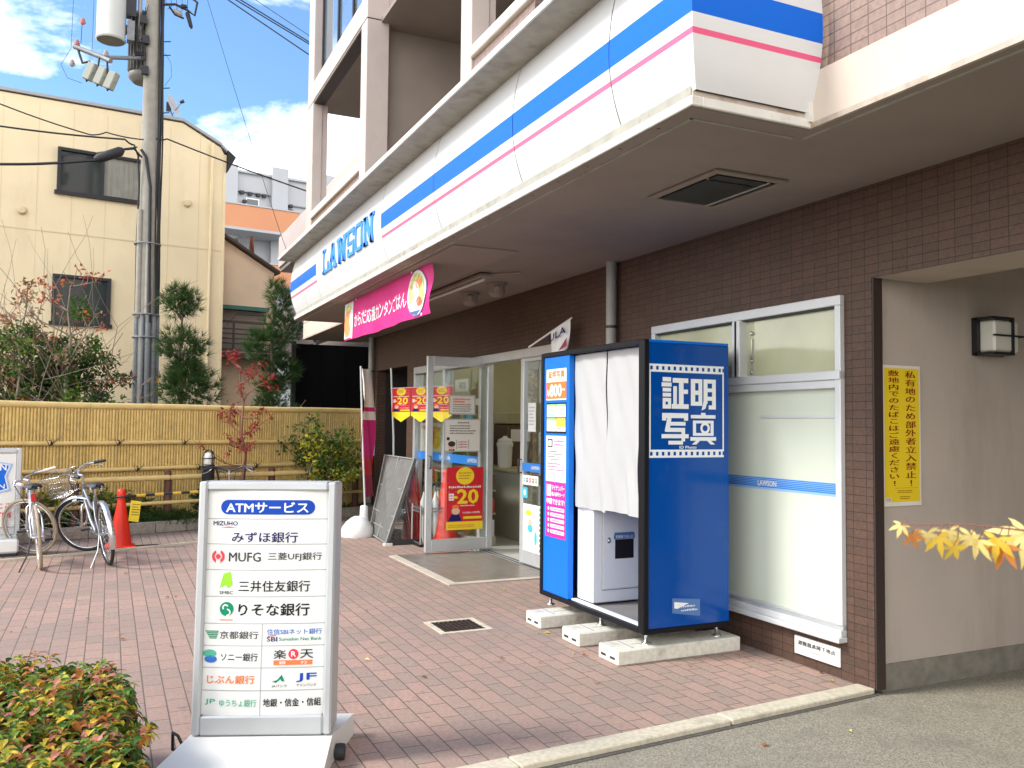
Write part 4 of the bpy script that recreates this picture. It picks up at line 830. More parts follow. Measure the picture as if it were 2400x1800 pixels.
b, g = on_front(8.30, .17, 7.90, .66, FX); g.rect(0, 0, .40, .49, 'white', 0); g.disc(.17, .28, .055, 'po_skin', 1, .06); g.disc(.17, .24, .06, 'po_cyan', 2, .04); g.disc(.30, .15, .03, 'po_cyan', 1, .07); g.disc(.13, .4, .07, 'po_yellow', 1, .03); g.fill_lines(.03, .03, .26, .12, 4, 'line_grey', 1, .5); 
for i in range(9): g.rect(.375, .02+i*.052, .40, .055+i*.052, 'po_green', 1)
tag(b.build('poster'), 'white poster with pale blue drawings low on the fixed door leaf', 'poster')
# behind the left glass: posters and wares
b, g = on_front(10.55, 1.25, 9.85, 1.78, 4.045); g.rect(0, 0, .70, .53, 'po_cyan', 0); g.rect(.27, .3, .42, .45, 'white', 1); g.fill_lines(.1, .05, .6, .25, 3, 'white', 1, .6); tag(b.build('poster'), 'light blue poster inside the glass front behind the open door', 'poster')
b, g = on_front(11.80, 1.10, 10.75, 1.50, 4.045); g.rect(0, 0, 1.05, .4, 'food_white', 0); g.rect(.2, .05, .8, .35, 'po_yellow', 1); g.disc(.5, .2, .12, 'pr_orange', 2); g.fill_lines(.05, .3, .95, .38, 1, 'po_red', 2, .7); tag(b.build('poster'), 'cream and yellow poster inside the glass front left of the door', 'poster')
b, g = on_front(10.45, 1.90, 10.0, 2.06, 4.045); g.rect(0, 0, .45, .16, 'white', 0); g.text('¥33', .15, .04, .36, .12, 'bank_navy', 1, .02); tag(b.build('notice'), 'white price card high in the glass front', 'notice')
b, g = on_front(10.3, .86, 9.6, .955, 4.022); g.rect(0, 0, .7, .095, 'po_wine', 0); g.fill_lines(.1, .02, .6, .075, 1, 'pr_pink', 1, .6); tag(b.build('sticker'), 'dark wine red strip on the glass front behind the open door', 'sticker')
# pennants on a leaning pole
t = thing('pennant_pole', 'thin pale pole standing left of the glass front carrying red pennants', 'pole', (3.50, 11.3, 0)); b = MB(); b.tube([(3.51, 11.3, .02), (3.49, 11.3, 1.3), (3.44, 11.3, 2.24)], .014, 'alu_white', 8); b.build('pole', t)
B0 = V((3.46, 11.30, 1.965)); BD = V((.30, -.954, 0)).normalized()
b = MB(); b.tube([B0-BD*.03, B0+BD*1.34], .006, 'alu_white', 6); b.build('crossbar', t); b = MB(); b.lathe((3.51, 11.3, 0), [(.13, 0), (.13, .05), (.02, .07)], 'soft_black', 14); b.build('base', t)
for i, lb in enumerate(('red and yellow pennant with a 20, nearest its thin pole', 'red and yellow pennant with a 20, middle one of the row on the crossbar', 'red and yellow pennant with a 20, seen through the open glass door')):
    b = MB(); w_ = .42; o_ = B0+BD*(.01+i*.44)+V((0, 0, -.37)); nn = V((BD.y, -BD.x, 0)); b.obox(o_+BD*w_/2+V((0, 0, .185)), BD*w_/2, nn*.001, V((0, 0, .185)), 'po_red'); g = G(b, o_+nn*.001, BD, (0, 0, 1), .001, .0009); campaign(g, w_, .37, 0, i); g.poly([(0, 0), (w_/2, -.085), (w_, 0), (w_, .04), (0, .04)], 'po_yellow', 4)
    g2 = G(b, o_+BD*w_-nn*.001, -BD, (0, 0, 1), .001, .0009); g2.poly([(0, 0), (w_/2, -.085), (w_, 0), (w_, .04), (0, .04)], 'po_yellow', 4)
    tag(b.build('pennant'), lb, 'pennant', 'red pennants on the thin pole')
# feather banner on a white water base
t = thing('feather_banner', 'tall narrow magenta and white feather banner on a pale pole at the shop corner', 'banner', (3.11, 11.3, 0))
b = MB(); b.tube([(3.11, 11.3, .4), (3.06, 11.3, 1.3), (3.02, 11.3, 2.25)], .013, 'alu_white', 8); b.tube([(3.02, 11.3, 2.24), (3.10, 11.55, 2.24)], .008, 'alu_white', 6); b.build('pole', t)
b = MB(); vs_ = []; ny = 30
for j in range(ny+1):
    z = .50+1.72*j/ny
    for i in range(7):
        s_ = i/6; x = 3.10-.038*(z-.5)+.21*s_+.03*math.sin(s_*8+z*4); y = 11.31+.24*s_+.03*math.sin(s_*7+z*3); vs_.append((x, y, z))
for j in range(ny):
    z = .5+1.72*j/ny; mt_ = 'magenta' if z < 1.50 or 1.62 < z < 1.70 else ('white' if z < 1.95 else 'decal_white')
    if z < .78: mt_ = 'po_wine'
    if .78 <= z < 1.0: mt_ = 'po_red'
    b.add([vs_[j*7+i] for i in range(7)]+[vs_[(j+1)*7+i] for i in range(7)], [(i, i+1, 8+i, 7+i) for i in range(6)], mt_, True)
b.build('cloth', t)
b = MB(); b.lathe((3.0, 11.24, .0), [(.21, 0), (.22, .04), (.205, .12), (.15, .19), (.09, .24), (.05, .26)], 'white', 20); b.lathe((3.09, 11.27, .15), [(.07, 0), (.055, .12), (.05, .24), (.02, .25)], 'white', 14); b.build('base', t)
b = MB(); b.box((3.992, 14.0, .95), (3.999, 14.22, 1.75), 'sign_white'); g = G(b, (3.992, 14.22, .95), (0, -1, 0), (0, 0, 1)); g.fill_lines(.03, .05, .19, .42, 8, 'line_grey', 1, .5); g.rect(0, .48, .22, .56, 'po_edge', 1); tag(b.build('notice'), 'narrow white notice board at the far end of the brown wall', 'notice')
# little cloth flag above the booth
t = thing('small_flag', 'small white cloth flag with navy letters on a stick above the booth', 'flag', (3.8, 7.3, 2.3)); b = MB(); b.tube([(3.72, 7.62, 2.255), (3.87, 7.02, 2.49)], .009, 'sign_white', 6); b.build('stick', t)
b = MB(); vs_ = []
for j in range(9):
    for i in range(7):
        s_ = i/6; t_ = j/8; y = 7.30-.27*s_+.02*t_; x = 3.80+.06*s_; z = 2.385+.10*s_-.26*t_; vs_.append((x+.02*t_*math.sin(s_*8+t_*2), y, z))
b.add(vs_, [(j*7+i, j*7+i+1, (j+1)*7+i+1, (j+1)*7+i) for j in range(8) for i in range(6)], 'white', True)
bend2 = lambda x, y: -.06*x/.27+.02
g = G(b, (3.80, 7.30, 2.275), (0, -.27, .10), (0, 0, 1), .028, .001, lambda x, y: -.222*x); g.text('ULA', .01, -.005, .25, .06, 'bank_navy', 1, .02); g.poly([(.15, -.14), (.27, -.14), (.27, -.06)], 'po_wine', 1)
b.build('cloth', t)
# clear plastic leaning board, cones, umbrella stand
mat('rack_rim', (.27, .265, .25), .5); mat('cone_red', (.78, .025, .006), .45, var=.05); mat('hazy', (.15, .147, .138), .5, spec=.25, var=.15, vs_=10)
t = thing('leaning_rack', 'grey translucent plastic rack leaning beside the glass front', 'rack', (3.3, 10.8, 0))
lo, hi = [V((3.20, 11.35, .03)), V((3.10, 10.25, .03))], [V((3.40, 11.35, 1.06)), V((3.53, 10.50, 1.04))]
b = MB(); b.prism([lo[0], lo[1], hi[1], hi[0]], (.03, 0, 0), 'hazy')
def lerp(s_, t_): return (lo[0]*(1-s_)+lo[1]*s_)*(1-t_)+(hi[0]*(1-s_)+hi[1]*s_)*t_+V((-.012, 0, 0))
b.build('panel', t)
b = MB()
for s0, s1, t0, t1 in ((0, 0, 0, 1), (1, 1, 0, 1), (0, 1, 0, 0), (0, 1, 1, 1), (.5, .5, 0, 1), (0, 1, .3, .3), (0, 1, .14, .14), (.05, .95, .62, .62)): b.tube([lerp(s0, t0), lerp(s1, t1)], .010, 'rack_rim', 6)
for s_ in (.48, .58): b.tube([lerp(s_, .42), lerp(s_-.10, .50), lerp(s_-.10, .60), lerp(s_, .68)], .012, 'black', 6)
b.build('frame', t)
b = MB(); b.prism([lo[1], lo[1]+V((.42, .05, 0)), hi[1]+V((.05, .05, 0)), hi[1]], (0, .02, 0), 'clear_plastic'); b.build('side_panel', t)
b = MB(); b.box((3.12, 10.24, 0), (3.6, 10.30, .06), 'soft_black'); b.box((3.06, 10.20, 0), (3.16, 10.28, .03), 'coping'); b.build('base', t)
def cone(name, label, loc, h, r_, grp=None):
    t = thing(name, label, 'traffic cone', loc, grp, True); b = MB(); b.lathe((0, 0, .03), [(r_, 0), (r_*.97, .03), (r_*.3, h*.80), (r_*.27, h*.82), (r_*.27, h*.93), (r_*.20, h-.03), (.012, h-.03)], 'cone_red', 20); b.build('cone_body', t)
    b = MB(); b.obox((0, 0, .016), (r_*1.25, 0, 0), (0, r_*1.25, 0), (0, 0, .015), 'cone_red', .01); b.build('base', t)
    b = MB(); b.lathe((0, 0, h*.60), [(r_*.52, 0), (r_*.44, .09)], 'cone_red', 20); return t
t = cone('traffic_cone', 'orange cone half hidden behind the leaning grey rack', (3.60, 10.72, 0), .93, .16, 'orange traffic cones')
t = cone('traffic_cone', 'orange cone standing behind the open glass door', (3.79, 10.05, 0), .93, .17, 'orange traffic cones')
t = thing('umbrella_stand', 'steel umbrella stand with folded umbrellas by the glass front', 'umbrella stand', (3.62, 10.15, 0)); b = MB()
for z in (.04, .42, .46): b.tube([(3.44, 9.98, z), (3.78, 9.98, z), (3.78, 10.3, z), (3.44, 10.3, z), (3.44, 9.98, z)], .011, 'steel', 6)
for x, y in ((3.44, 9.98), (3.78, 9.98), (3.78, 10.3), (3.44, 10.3)): b.tube([(x, y, 0), (x, y, .5)], .012, 'steel', 6)
for x in (3.53, 3.61, 3.69): b.tube([(x, 9.98, .46), (x, 10.3, .46)], .006, 'steel', 6)
b.build('frame', t); b = MB(); b.box((3.42, 9.96, .005), (3.8, 10.32, .03), 'black'); b.build('tray', t)
for i, (x, y, mt_) in enumerate(((3.50, 10.05, 'po_edge'), (3.57, 10.1, 'soft_black'), (3.65, 10.05, 'alu_white'), (3.72, 10.15, 'po_edge'))):
    tt = thing('umbrella', ('grey folded umbrella in the steel stand, nearest the rack', 'black folded umbrella in the steel stand', 'white folded umbrella in the steel stand', 'grey folded umbrella in the steel stand, nearest the glass')[i], 'umbrella', (x, y, .04), 'umbrellas in the steel stand'); b = MB()
    b.lathe((x, y, .04), [(.008, 0), (.03, .12), (.045, .5), (.02, .56), (.01, .62)], mt_, 10); b.build('canopy', tt); b = MB(); b.tube([(x, y, .64)]+[(x+.03-.03*math.cos(a), y, .72+.03*math.sin(a)) for a in (0, .8, 1.6, 2.4, 3.1)], .009, 'soft_black', 6); b.build('handle', tt)
# inside the shop
def shelf(label, x0, y0, x1, y1, levels, seed, h=1.35, cols=('pk_red', 'pk_yel', 'pk_wht', 'pk_blu', 'pk_grn', 'pk_brn', 'pk_org')):
    t = thing('shelf_unit', label, 'shelf', ((x0+x1)/2, (y0+y1)/2, 0)); b = MB(); b.box((x0, y0, 0), (x1, y1, .1), 'shop_counter')
    for k in range(levels): b.box((x0, y0, .1+(h-.1)*k/levels), (x1, y1, .12+(h-.1)*k/levels), 'shop_counter')
    b.box(((x0+x1)/2-.02, y0, .1), ((x0+x1)/2+.02, y1, h), 'shop_counter'); b.build('frame', t); q = random.Random(seed); b = MB()
    for k in range(levels):
        z = .12+(h-.1)*k/levels; y = y0+.02
        while y < y1-.1:
            w_ = q.uniform(.06, .14); hh = q.uniform(.5, .85)*(h-.1)/levels; b.box((x0+.01, y, z), (x1-.01, y+w_-.01, z+hh), q.choice(cols)); y += w_
    s_ = b.build('goods', t); s_['kind'] = 'stuff'; return t
shelf('magazine and snack shelf just inside the left glass front', 4.10, 9.75, 4.33, 11.8, 3, 3, .95)
shelf('tall brown backed goods shelf deeper in the shop beyond the doorway', 6.4, 9.3, 6.8, 11.9, 4, 4, 1.7, ('pk_brn', 'pk_wht', 'pk_brn', 'pk_yel'))
shelf('goods shelf inside the shop behind the fixed door leaf', 5.3, 6.8, 5.7, 9.0, 4, 5, 1.55)
t = thing('shop_counter', 'beige counter block inside the doorway', 'counter', (5.0, 10.5, 0)); b = MB(); b.box((4.75, 9.62, 0), (5.6, 11.9, .86), 'shop_counter', .01); b.box((4.72, 9.58, .86), (5.63, 11.92, .90), 'shop_wall', .006); b.build('counter_body', t)
t = thing('storage_pot', 'round white pot on the counter inside the doorway', 'pot', (4.9, 10.75, .9)); b = MB(); b.lathe((4.9, 10.75, .9), [(.08, 0), (.095, .03), (.105, .28), (.115, .30), (.115, .34), (.09, .36)], 'sign_white', 18); b.build('pot_body', t); b = MB(); b.lathe((4.9, 10.75, 1.262), [(.10, 0), (.10, .02), (.03, .05), (.03, .07)], 'sign_white', 18); b.build('lid', t)
t = thing('coffee_machine', 'dark coffee machine on the counter at the back of the doorway', 'coffee machine', (5.3, 11.3, .9)); b = MB(); b.box((5.1, 11.1, .9), (5.5, 11.6, 1.5), 'shelf_brown', .02); b.build('machine_body', t); b = MB(); b.box((5.15, 11.093, 1.25), (5.45, 11.1, 1.42), 'sign_white'); b.build('display', t); b = MB(); b.box((5.05, 11.05, 1.5), (5.5, 11.65, 1.66), 'shop_wall', .01); b.build('hopper', t)
# ================================================================ FENCES, BOLLARD
mat('bamboo', (.58, .41, .135), .45, var=.14, vs_=14, dirt=(.42, .27, .075), dirt_s=4, streak=True); mat('bamboo_a', (.64, .46, .16), .5, var=.12, vs_=11); mat('bamboo_b', (.50, .36, .13), .55, var=.15, vs_=13); mat('bamboo_pale', (.70, .52, .21), .4, var=.08, vs_=7); mat('bamboo_dark', (.10, .065, .03), .7); mat('hemp', (.035, .02, .012), .9); mat('post_brown', (.10, .04, .025), .7, var=.2)
FD = V((1, .36, 0)).normalized(); FN = V((-FD.y, FD.x, 0)); F0 = V((.83, 13.2, 0))
fe = thing('bamboo_fence', 'yellow bamboo screen fence of close upright canes with tied horizontal rails', 'fence', F0)
q = random.Random(5)
b = MB(); n_ = 235; x_ = -5.6
for i in range(n_):
    w_ = .038+.005*q.random(); a = F0+FD*x_; e = F0+FD*(x_+w_); mt_ = q.choice(('bamboo', 'bamboo', 'bamboo_a', 'bamboo', 'bamboo_b'))
    pr = [a+FN*.0, a+FD*w_*.2-FN*.013, a+FD*w_*.5-FN*.019, a+FD*w_*.8-FN*.013, e]
    b.add([p+V((0, 0, .1)) for p in pr]+[p+V((0, 0, 1.655)) for p in pr], [(k, k+1, 6+k, 5+k) for k in range(4)], mt_, True)
    for zz in (.42+.5*q.random(), 1.0+.5*q.random()): m_ = (pr[1]+pr[3])/2-FN*.006; b.obox(m_+V((0, 0, zz)), FD*w_*.46, FN*.006, V((0, 0, .004)), 'bamboo_b')
    x_ += w_
b.obox(F0+FD*(-5.6+x_)/2+FN*.02+V((0, 0, .875)), FD*(x_+5.6)/2, FN*.01, V((0, 0, .775)), 'bamboo_dark'); b.build('screen', fe)
for z, r_, o_ in ((1.685, .045, 0), (1.19, .030, .045), (.83, .030, .045)):
    b = MB(); p = [F0+FD*(-5.6+.8*i)-FN*o_+V((0, 0, z+.004*math.sin(i*2))) for i in range(int((x_+5.6)/.8)+1)]; b.tube(p, r_, 'bamboo_pale', 10)
    for i in range(1, len(p)): b.torus(p[i]-FD*.35, FD, r_+.001, .003, 'bamboo', 10, 4)
    b.build('rail', fe)
for zi, z in enumerate((1.19, .83)):
    k = -5.2
    while k < x_-.2:
        b = MB(); p = F0+FD*(k+(.3 if zi else 0))-FN*.045+V((0, 0, z)); b.torus(p, FD, .034, .007, 'hemp', 10, 5)
        for s_ in (-1, 1): b.tube([p-FN*.035, p-FN*.06+FD*s_*.035+V((0, 0, .03*s_)), p-FN*.055+FD*s_*.07+V((0, 0, .055))], [.007, .005, .003], 'hemp', 5)
        b.obox(p-FN*.036, FD*.014, FN*.012, V((0, 0, .016)), 'hemp', .005); k += .84+.1*q.random(); b.build('hemp_tie', fe)
rf = thing('rail_fence', 'low bamboo pole railing on short brown wooden posts in the planting bed', 'railing', (.83, 12.75, 0)); R0 = V((.83, 12.75, 0))
for z, r_ in ((.72, .036), (.38, .026)):
    b = MB(); p = [R0+FD*(-5+.9*i)+V((0, 0, z)) for i in range(10)]; b.tube(p, r_, 'bamboo_pale', 10)
    for i in range(1, 10): b.torus(p[i]-FD*.3, FD, r_+.001, .003, 'bamboo', 10, 4)
    b.build('rail', rf)
for k in (-4.4, -2.9, -1.27, -.07, 1.5, 3.0):
    b = MB(); p = R0+FD*k+FN*.05; b.lathe(p, [(.05, .08), (.05, .76), (.038, .80), (.02, .82)], 'post_brown', 12); o = b.build('post', rf)
    b = MB(); b.torus(p-FN*.03+V((0, 0, .72)), FD, .05, .008, 'hemp', 10, 5); sub('lashing', b, o)
t = thing('bollard_light', 'black cylindrical bollard lamp with a white lantern under a domed cage', 'lamp', (1.25, 12.62, .1))
bx = V((1.25, 12.62, 0)); b = MB(); b.lathe(bx, [(.085, .1), (.085, .86), (.09, .87), (.09, .89), (.07, .90)], 'black', 18); b.build('post', t)
b = MB(); b.lathe(bx, [(.065, .90), (.07, .92), (.07, 1.02), (.05, 1.05), (.01, 1.065)], 'lamp_white', 16); b.build('lantern', t)
b = MB()
for a in range(4):
    a = a*math.pi/2+.5; d = V((math.cos(a), math.sin(a), 0)); b.tube([bx+d*.085+V((0, 0, .88)), bx+d*.088+V((0, 0, 1.0)), bx+d*.07+V((0, 0, 1.06)), bx+d*.035+V((0, 0, 1.09)), bx+V((0, 0, 1.1))], .009, 'black', 6)
b.torus(bx+V((0, 0, .985)), (0, 0, 1), .088, .007, 'black', 18, 5); b.build('cage', t)

# ================================================================ CONE WITH BAR, LIGHTBOX AT THE LEFT
t = cone('traffic_cone', 'red cone with a yellow tag standing beside the parked bicycles', (.15, 11.22, 0), .68, .13)
b = MB(); b.lathe((0, 0, .60), [(.05, 0), (.05, .05), (.035, .085), (.01, .09)], 'cone_red', 14); b.build('cap', t)
b = MB(); b.obox((.145, -.10, .43), (.055, 0, -.008), (0, .004, 0), (.012, 0, .12), 'po_yellow'); g = G(b, (.09, -.106, .33), (1, 0, -.1), (0.1, 0, 1)); g.fill_lines(.01, .05, .1, .2, 5, 'ink', 1, .4); b.build('tag', t)
b = MB(); b.obox((.22, -.08, .012), (.2, .03, 0), (-.01, .05, 0), (0, 0, .012), 'rubber'); b.build('weight', t)
mat('bar_yellow', (.80, .50, .06), .5)
t = thing('cone_bar', 'striped black and yellow barrier bar running from the red cone to the railing', 'barrier bar', (.6, 11.5, .6)); b = MB()
p0, p1 = V((.20, 11.20, .60)), V((1.45, 11.85, .60))
for i in range(12): b.tube([p0+(p1-p0)*i/12, p0+(p1-p0)*(i+1)/12], .017, 'soft_black' if i % 2 == 0 else 'bar_yellow', 10)
b.build('bar', t)
b = MB(); b.torus(p0+V((-.05, -.02, 0)), (0, 0, 1), .055, .010, 'soft_black', 16, 6); b.build('ring', t)
lb = thing('lightbox_sign', 'grey framed lightbox with blue shield logo and red lettering cut by the photo edge', 'sign', (-1.2, 11.2, 0))
ld = V((1, .12, 0)).normalized(); ln = V((ld.y, -ld.x, 0)); l0 = V((-1.56, 10.98, .0))
def LP(x, y, z): return l0+ld*x-ln*y+V((0, 0, z))
b = MB()
def lbar(x0, x1, z0, z1, y0=0, y1=.2, mt='sign_frame'): b.obox(LP((x0+x1)/2, (y0+y1)/2, (z0+z1)/2), ld*(x1-x0)/2, ln*(y1-y0)/2, V((0, 0, (z1-z0)/2)), mt, .008)
lbar(0, .05, .22, 1.17); lbar(.64, .69, .22, 1.17); lbar(.05, .64, 1.12, 1.17); lbar(.05, .64, .22, .30); b.build('frame', lb)
b = MB(); lbar(.05, .64, .30, 1.12, .015, .18, 'sign_white'); g = G(b, LP(.05, .015, .30), ld, (0, 0, 1), .009)
g.poly([(.10, .78), (.55, .70), (.50, .56), (.54, .41), (.36, .36), (.05, .44), (.0, .60)], 'band_light', 0); g.poly([(.115, .765), (.53, .69), (.485, .56), (.52, .42), (.36, .375), (.065, .45), (.018, .60)], 'sign_white', 1); g.poly([(.12, .755), (.515, .682), (.475, .56), (.505, .43), (.36, .385), (.07, .46), (.03, .60)], 'fascia_blue', 2)
g.text('LAWSON', .11, .63, .49, .70, 'white', 3, .02); g.text('STATION', .11, .43, .48, .48, 'white', 3, .02); g.disc(.28, .555, .05, 'white', 3, .06)
g.text('あります ここ', .06, .21, .545, .27, 'bank_red', 1, .03); g.text('銀行ATM', .06, .10, .545, .18, 'bank_red', 1, .03); b.build('sign_panel', lb)
b = MB(); b.obox(LP(.33, .05, .11), ld*.35, ln*.22, V((0, 0, .075)), 'sign_white', .02); b.obox(LP(.33, .09, .2), ld*.33, ln*.08, V((0, 0, .03)), 'sign_frame'); b.obox(LP(.33, .05, .02), ld*.33, ln*.2, V((0, 0, .02)), 'rubber'); b.build('foot', lb)

# ================================================================ BICYCLES
mat('bike_silver', (.55, .58, .62), .35, .6); mat('bike_grey', (.30, .31, .33), .4, .5); mat('bike_black', (.02, .02, .025), .35); mat('tyre_tan', (.34, .27, .18), .8, var=.15, vs_=20); mat('tyre_black', (.022, .022, .025), .8); mat('chrome', (.68, .68, .68), .22, .9); mat('grip_pink', (.75, .60, .55), .6); mat('reflector_red', (.5, .02, .02), .2)
def bicycle(label, rear, head, steer, lean, frame_m, tyre_m, tyre2_m, mud=True, basket=True, grip='grip_pink', saddle='soft_black', kick=-1, bar_w=.27, reflector=False, tr=.017, rise=.11, flat=1.):
    t = thing('bicycle', label, 'bicycle', rear, 'parked bicycles', True)
    WR, WB = .325, 1.05; axr = V((0, 0, WR)); axf = V((0, WB, WR))
    ht = V((0, WB-.155, .78)); hb = V((0, WB-.105, .60)); bb_ = V((0, .47, .285)); st = V((0, .30, .70))
    sa = (ht-hb).normalized(); S3 = Matrix.Rotation(steer, 3, sa)
    def rot(p): return hb+S3@(V(p)-hb)
    def wheel(name, ax, tf, axis, tm):
        b = MB(); b.torus(tf(ax), axis, WR-tr, tr, tm, 40, 8); wo = b.build(name, t)
        b = MB(); b.torus(tf(ax), axis, WR-.040, .011, 'chrome', 36, 5); sub('rim', b, wo)
        b = MB(); a1 = axis.orthogonal().normalized(); a2 = axis.cross(a1); c = tf(ax)
        for i in range(24):
            a = 2*math.pi*i/24; s_ = axis*(.022 if i % 2 else -.022); d = a1*math.cos(a)+a2*math.sin(a); d2 = a1*math.cos(a+.5*(1 if i % 4 < 2 else -1))+a2*math.sin(a+.5*(1 if i % 4 < 2 else -1)); b.tube([c+s_+d2*.018, c+d*(WR-.045)], .0016, 'chrome', 3, False)
        b.tube([c-axis*.05, c+axis*.05], .017, 'chrome', 8); sub('spokes', b, wo)
    idf = lambda p: V(p); X_ = V((1, 0, 0)); wheel('wheel', axr, idf, X_, tyre_m); wheel('wheel', axf, rot, S3@X_, tyre2_m)
    b = MB(); dt = hb+sa*.03
    b.tube([ht+sa*.02, hb-sa*.02], .022, frame_m, 10); b.tube([dt, V((0, .72, .40)), bb_], .019, frame_m, 10); b.tube([ht-sa*.05, V((0, .62, .56)), V((0, .36, .53))], .016, frame_m, 8); b.tube([bb_, st], .017, frame_m, 10)
    for s_ in (-1, 1): b.tube([bb_+V((s_*.03, 0, 0)), axr+V((s_*.055, 0, 0))], .010, frame_m, 6); b.tube([V((s_*.02, .32, .64)), V((s_*.055, .12, .50)), axr+V((s_*.055, 0, 0))], .009, frame_m, 6)
    b.tube([bb_-X_*.05, bb_+X_*.05], .024, frame_m, 10); b.build('frame', t)
    b = MB(); cr = rot(hb-sa*.03)
    for s_ in (-1, 1): b.tube([cr, rot(V((s_*.05, WB-.085, .56))), rot(V((s_*.055, WB-.04, .42))), rot(axf+V((s_*.055, 0, 0)))], .012, 'chrome' if frame_m != 'bike_black' else frame_m, 8)
    b.build('fork', t)
    b = MB(); hz = ht+sa*rise
    b.tube([ht, hz], .013, 'chrome', 8); b.tube([rot(hz), rot(hz+V((0, .05, .02)))], .016, 'chrome', 8); hc = hz+V((0, .05, .02))
    for s_ in (-1, 1): b.tube([rot(hc), rot(hc+V((s_*.09, .03, .035*flat))), rot(hc+V((s_*.17, .0, .06*flat))), rot(hc+V((s_*bar_w, -.12, .045*flat)))], .011, 'chrome' if frame_m != 'bike_black' else 'bike_black', 8)
    hbar = b.build('handlebar', t)
    for s_ in (-1, 1):
        b = MB(); b.tube([rot(hc+V((s_*(bar_w-.035), -.085, .05*flat))), rot(hc+V((s_*(bar_w+.035), -.19, .035*flat)))], .017, grip, 8); sub('grip', b, hbar)
        b = MB(); b.tube([rot(hc+V((s_*(bar_w-.06), -.05, .045))), rot(hc+V((s_*(bar_w-.02), -.05, .01))), rot(hc+V((s_*(bar_w+.03), -.14, -.005)))], .006, 'chrome', 6); b.tube([rot(hc+V((s_*(bar_w-.06), -.05, .045))), rot(hc+V((s_*.06, .09, -.02))), rot(hb+V((0, .05, -.05)))], .004, 'soft_black', 5); sub('brake_lever', b, hbar)
    b = MB(); b.tube([st, V((0, .265, .79))], .013, 'chrome', 8); b.build('seat_post', t)
    b = MB(); vs_ = []; fs_ = []; pr = [(0, .015), (.03, .05), (.10, .095), (.17, .09), (.22, .05), (.27, .03), (.31, .012)]
    for yy_, w_ in pr:
        for k in range(7):
            a = math.pi*k/6; vs_.append((math.cos(a)*w_, .155+yy_, .80+.045*math.sin(a)*(1 if yy_ < .2 else .8)-(.0 if yy_ > .03 else .012)))
    fs_ = [(i*7+k, i*7+k+1, (i+1)*7+k+1, (i+1)*7+k) for i in range(6) for k in range(6)]+[(i*7, (i+1)*7, (i+1)*7+6, i*7+6) for i in range(6)]+[tuple(range(7)), tuple(range(42, 49))[::-1]]
    b.add(vs_, fs_, saddle, True)
    for s_ in (-1, 1): b.lathe((s_*.05, .20, .755), [(.014, 0), (.016, .02), (.014, .05)], 'chrome', 8)
    b.build('saddle', t)
    b = MB(); b.lathe(bb_+X_*.045, [(.095, 0), (.095, .006)], 'bike_grey', 24, X_); ca = -.5
    for s_ in (-1, 1):
        d = V((0, math.cos(ca), math.sin(ca)))*s_; b.tube([bb_+X_*s_*.055, bb_+X_*s_*.075+d*.165], .010, 'chrome', 6); b.obox(bb_+X_*s_*.125+d*.165, X_*.045, V((0, .035, 0)), V((0, 0, .010)), 'tyre_black', .006)
    b.build('crankset', t)
    b = MB(); b.obox((bb_+axr)/2+X_*.05+V((0, .02, .02)), X_*.008, V((0, .30, .0)), V((0, .0, .05)), frame_m if frame_m != 'bike_silver' else 'bike_grey', .006); b.build('chain_guard', t)
    b = MB(); b.tube([axr+X_*kick*.06, V((kick*.10, -.06, .18)), V((kick*.20, -.10, .006))], .008, 'chrome' if kick == -1 and mud else 'soft_black', 6); b.build('kickstand', t)
    if mud:
        for nm, ax, tf, a0, a1 in (('mudguard', axr, idf, 1.0, 3.5), ('mudguard', axf, rot, .35, 2.1)):
            b = MB(); vs_ = []; k = 18
            for i in range(k+1):
                a = a0+(a1-a0)*i/k
                for o_, dr in ((-.030, -.012), (-.018, .006), (0, .011), (.018, .006), (.030, -.012)): vs_.append(tf(ax+V((o_, math.cos(a)*(WR+.014+dr), math.sin(a)*(WR+.014+dr)))))
            b.add(vs_, [(i*5+j, i*5+j+1, (i+1)*5+j+1, (i+1)*5+j) for i in range(k) for j in range(4)], 'chrome' if frame_m != 'bike_black' else 'bike_black', True); b.build(nm, t)
    if basket:
        b = MB(); bc = hb+V((0, .20, .24)); r0, r1 = .12, .16
        def rg(z, wx, wy): return [rot(bc+V((sx*wx, sy*wy, z))) for sx, sy in ((-1, -1), (1, -1), (1, 1), (-1, 1), (-1, -1))]
        for z, k in ((-.13, .75), (-.06, .84), (.0, .91), (.06, .96), (.12, 1.0)): b.tube(rg(z, .17*k, .12*k), .0045 if z > .1 else .0022, 'chrome' if frame_m != 'bike_black' else 'bike_black', 5)
        for i in range(9):
            s_ = -1+2*i/8
            for sy in (-1, 1): b.tube([rot(bc+V((s_*.127, sy*.09, -.13))), rot(bc+V((s_*.17, sy*.12, .12)))], .002, 'chrome' if frame_m != 'bike_black' else 'bike_black', 4, False)
            for sx in (-1, 1): b.tube([rot(bc+V((sx*.127, s_*.09, -.13))), rot(bc+V((sx*.17, s_*.12, .12)))], .002, 'chrome' if frame_m != 'bike_black' else 'bike_black', 4, False)
            b.tube([rot(bc+V((s_*.127, -.09, -.13))), rot(bc+V((s_*.127, .09, -.13)))], .002, 'chrome' if frame_m != 'bike_black' else 'bike_black', 4, False)
        b.build('basket', t)
        b = MB(); b.lathe(rot(hb+V((0, .07, .02))), [(.03, 0), (.035, .03), (.036, .05)], 'chrome', 12, S3@V((0, 1, -.1))); b.build('headlamp', t)
    if reflector:
        b = MB(); b.obox((0, .20, .70), (.025, 0, 0), (0, .012, 0), (0, 0, .04), 'reflector_red', .008); b.build('reflector', t)
    hd = V(head).normalized(); t.rotation_euler = (0, lean, math.atan2(-hd.x, hd.y)); return t
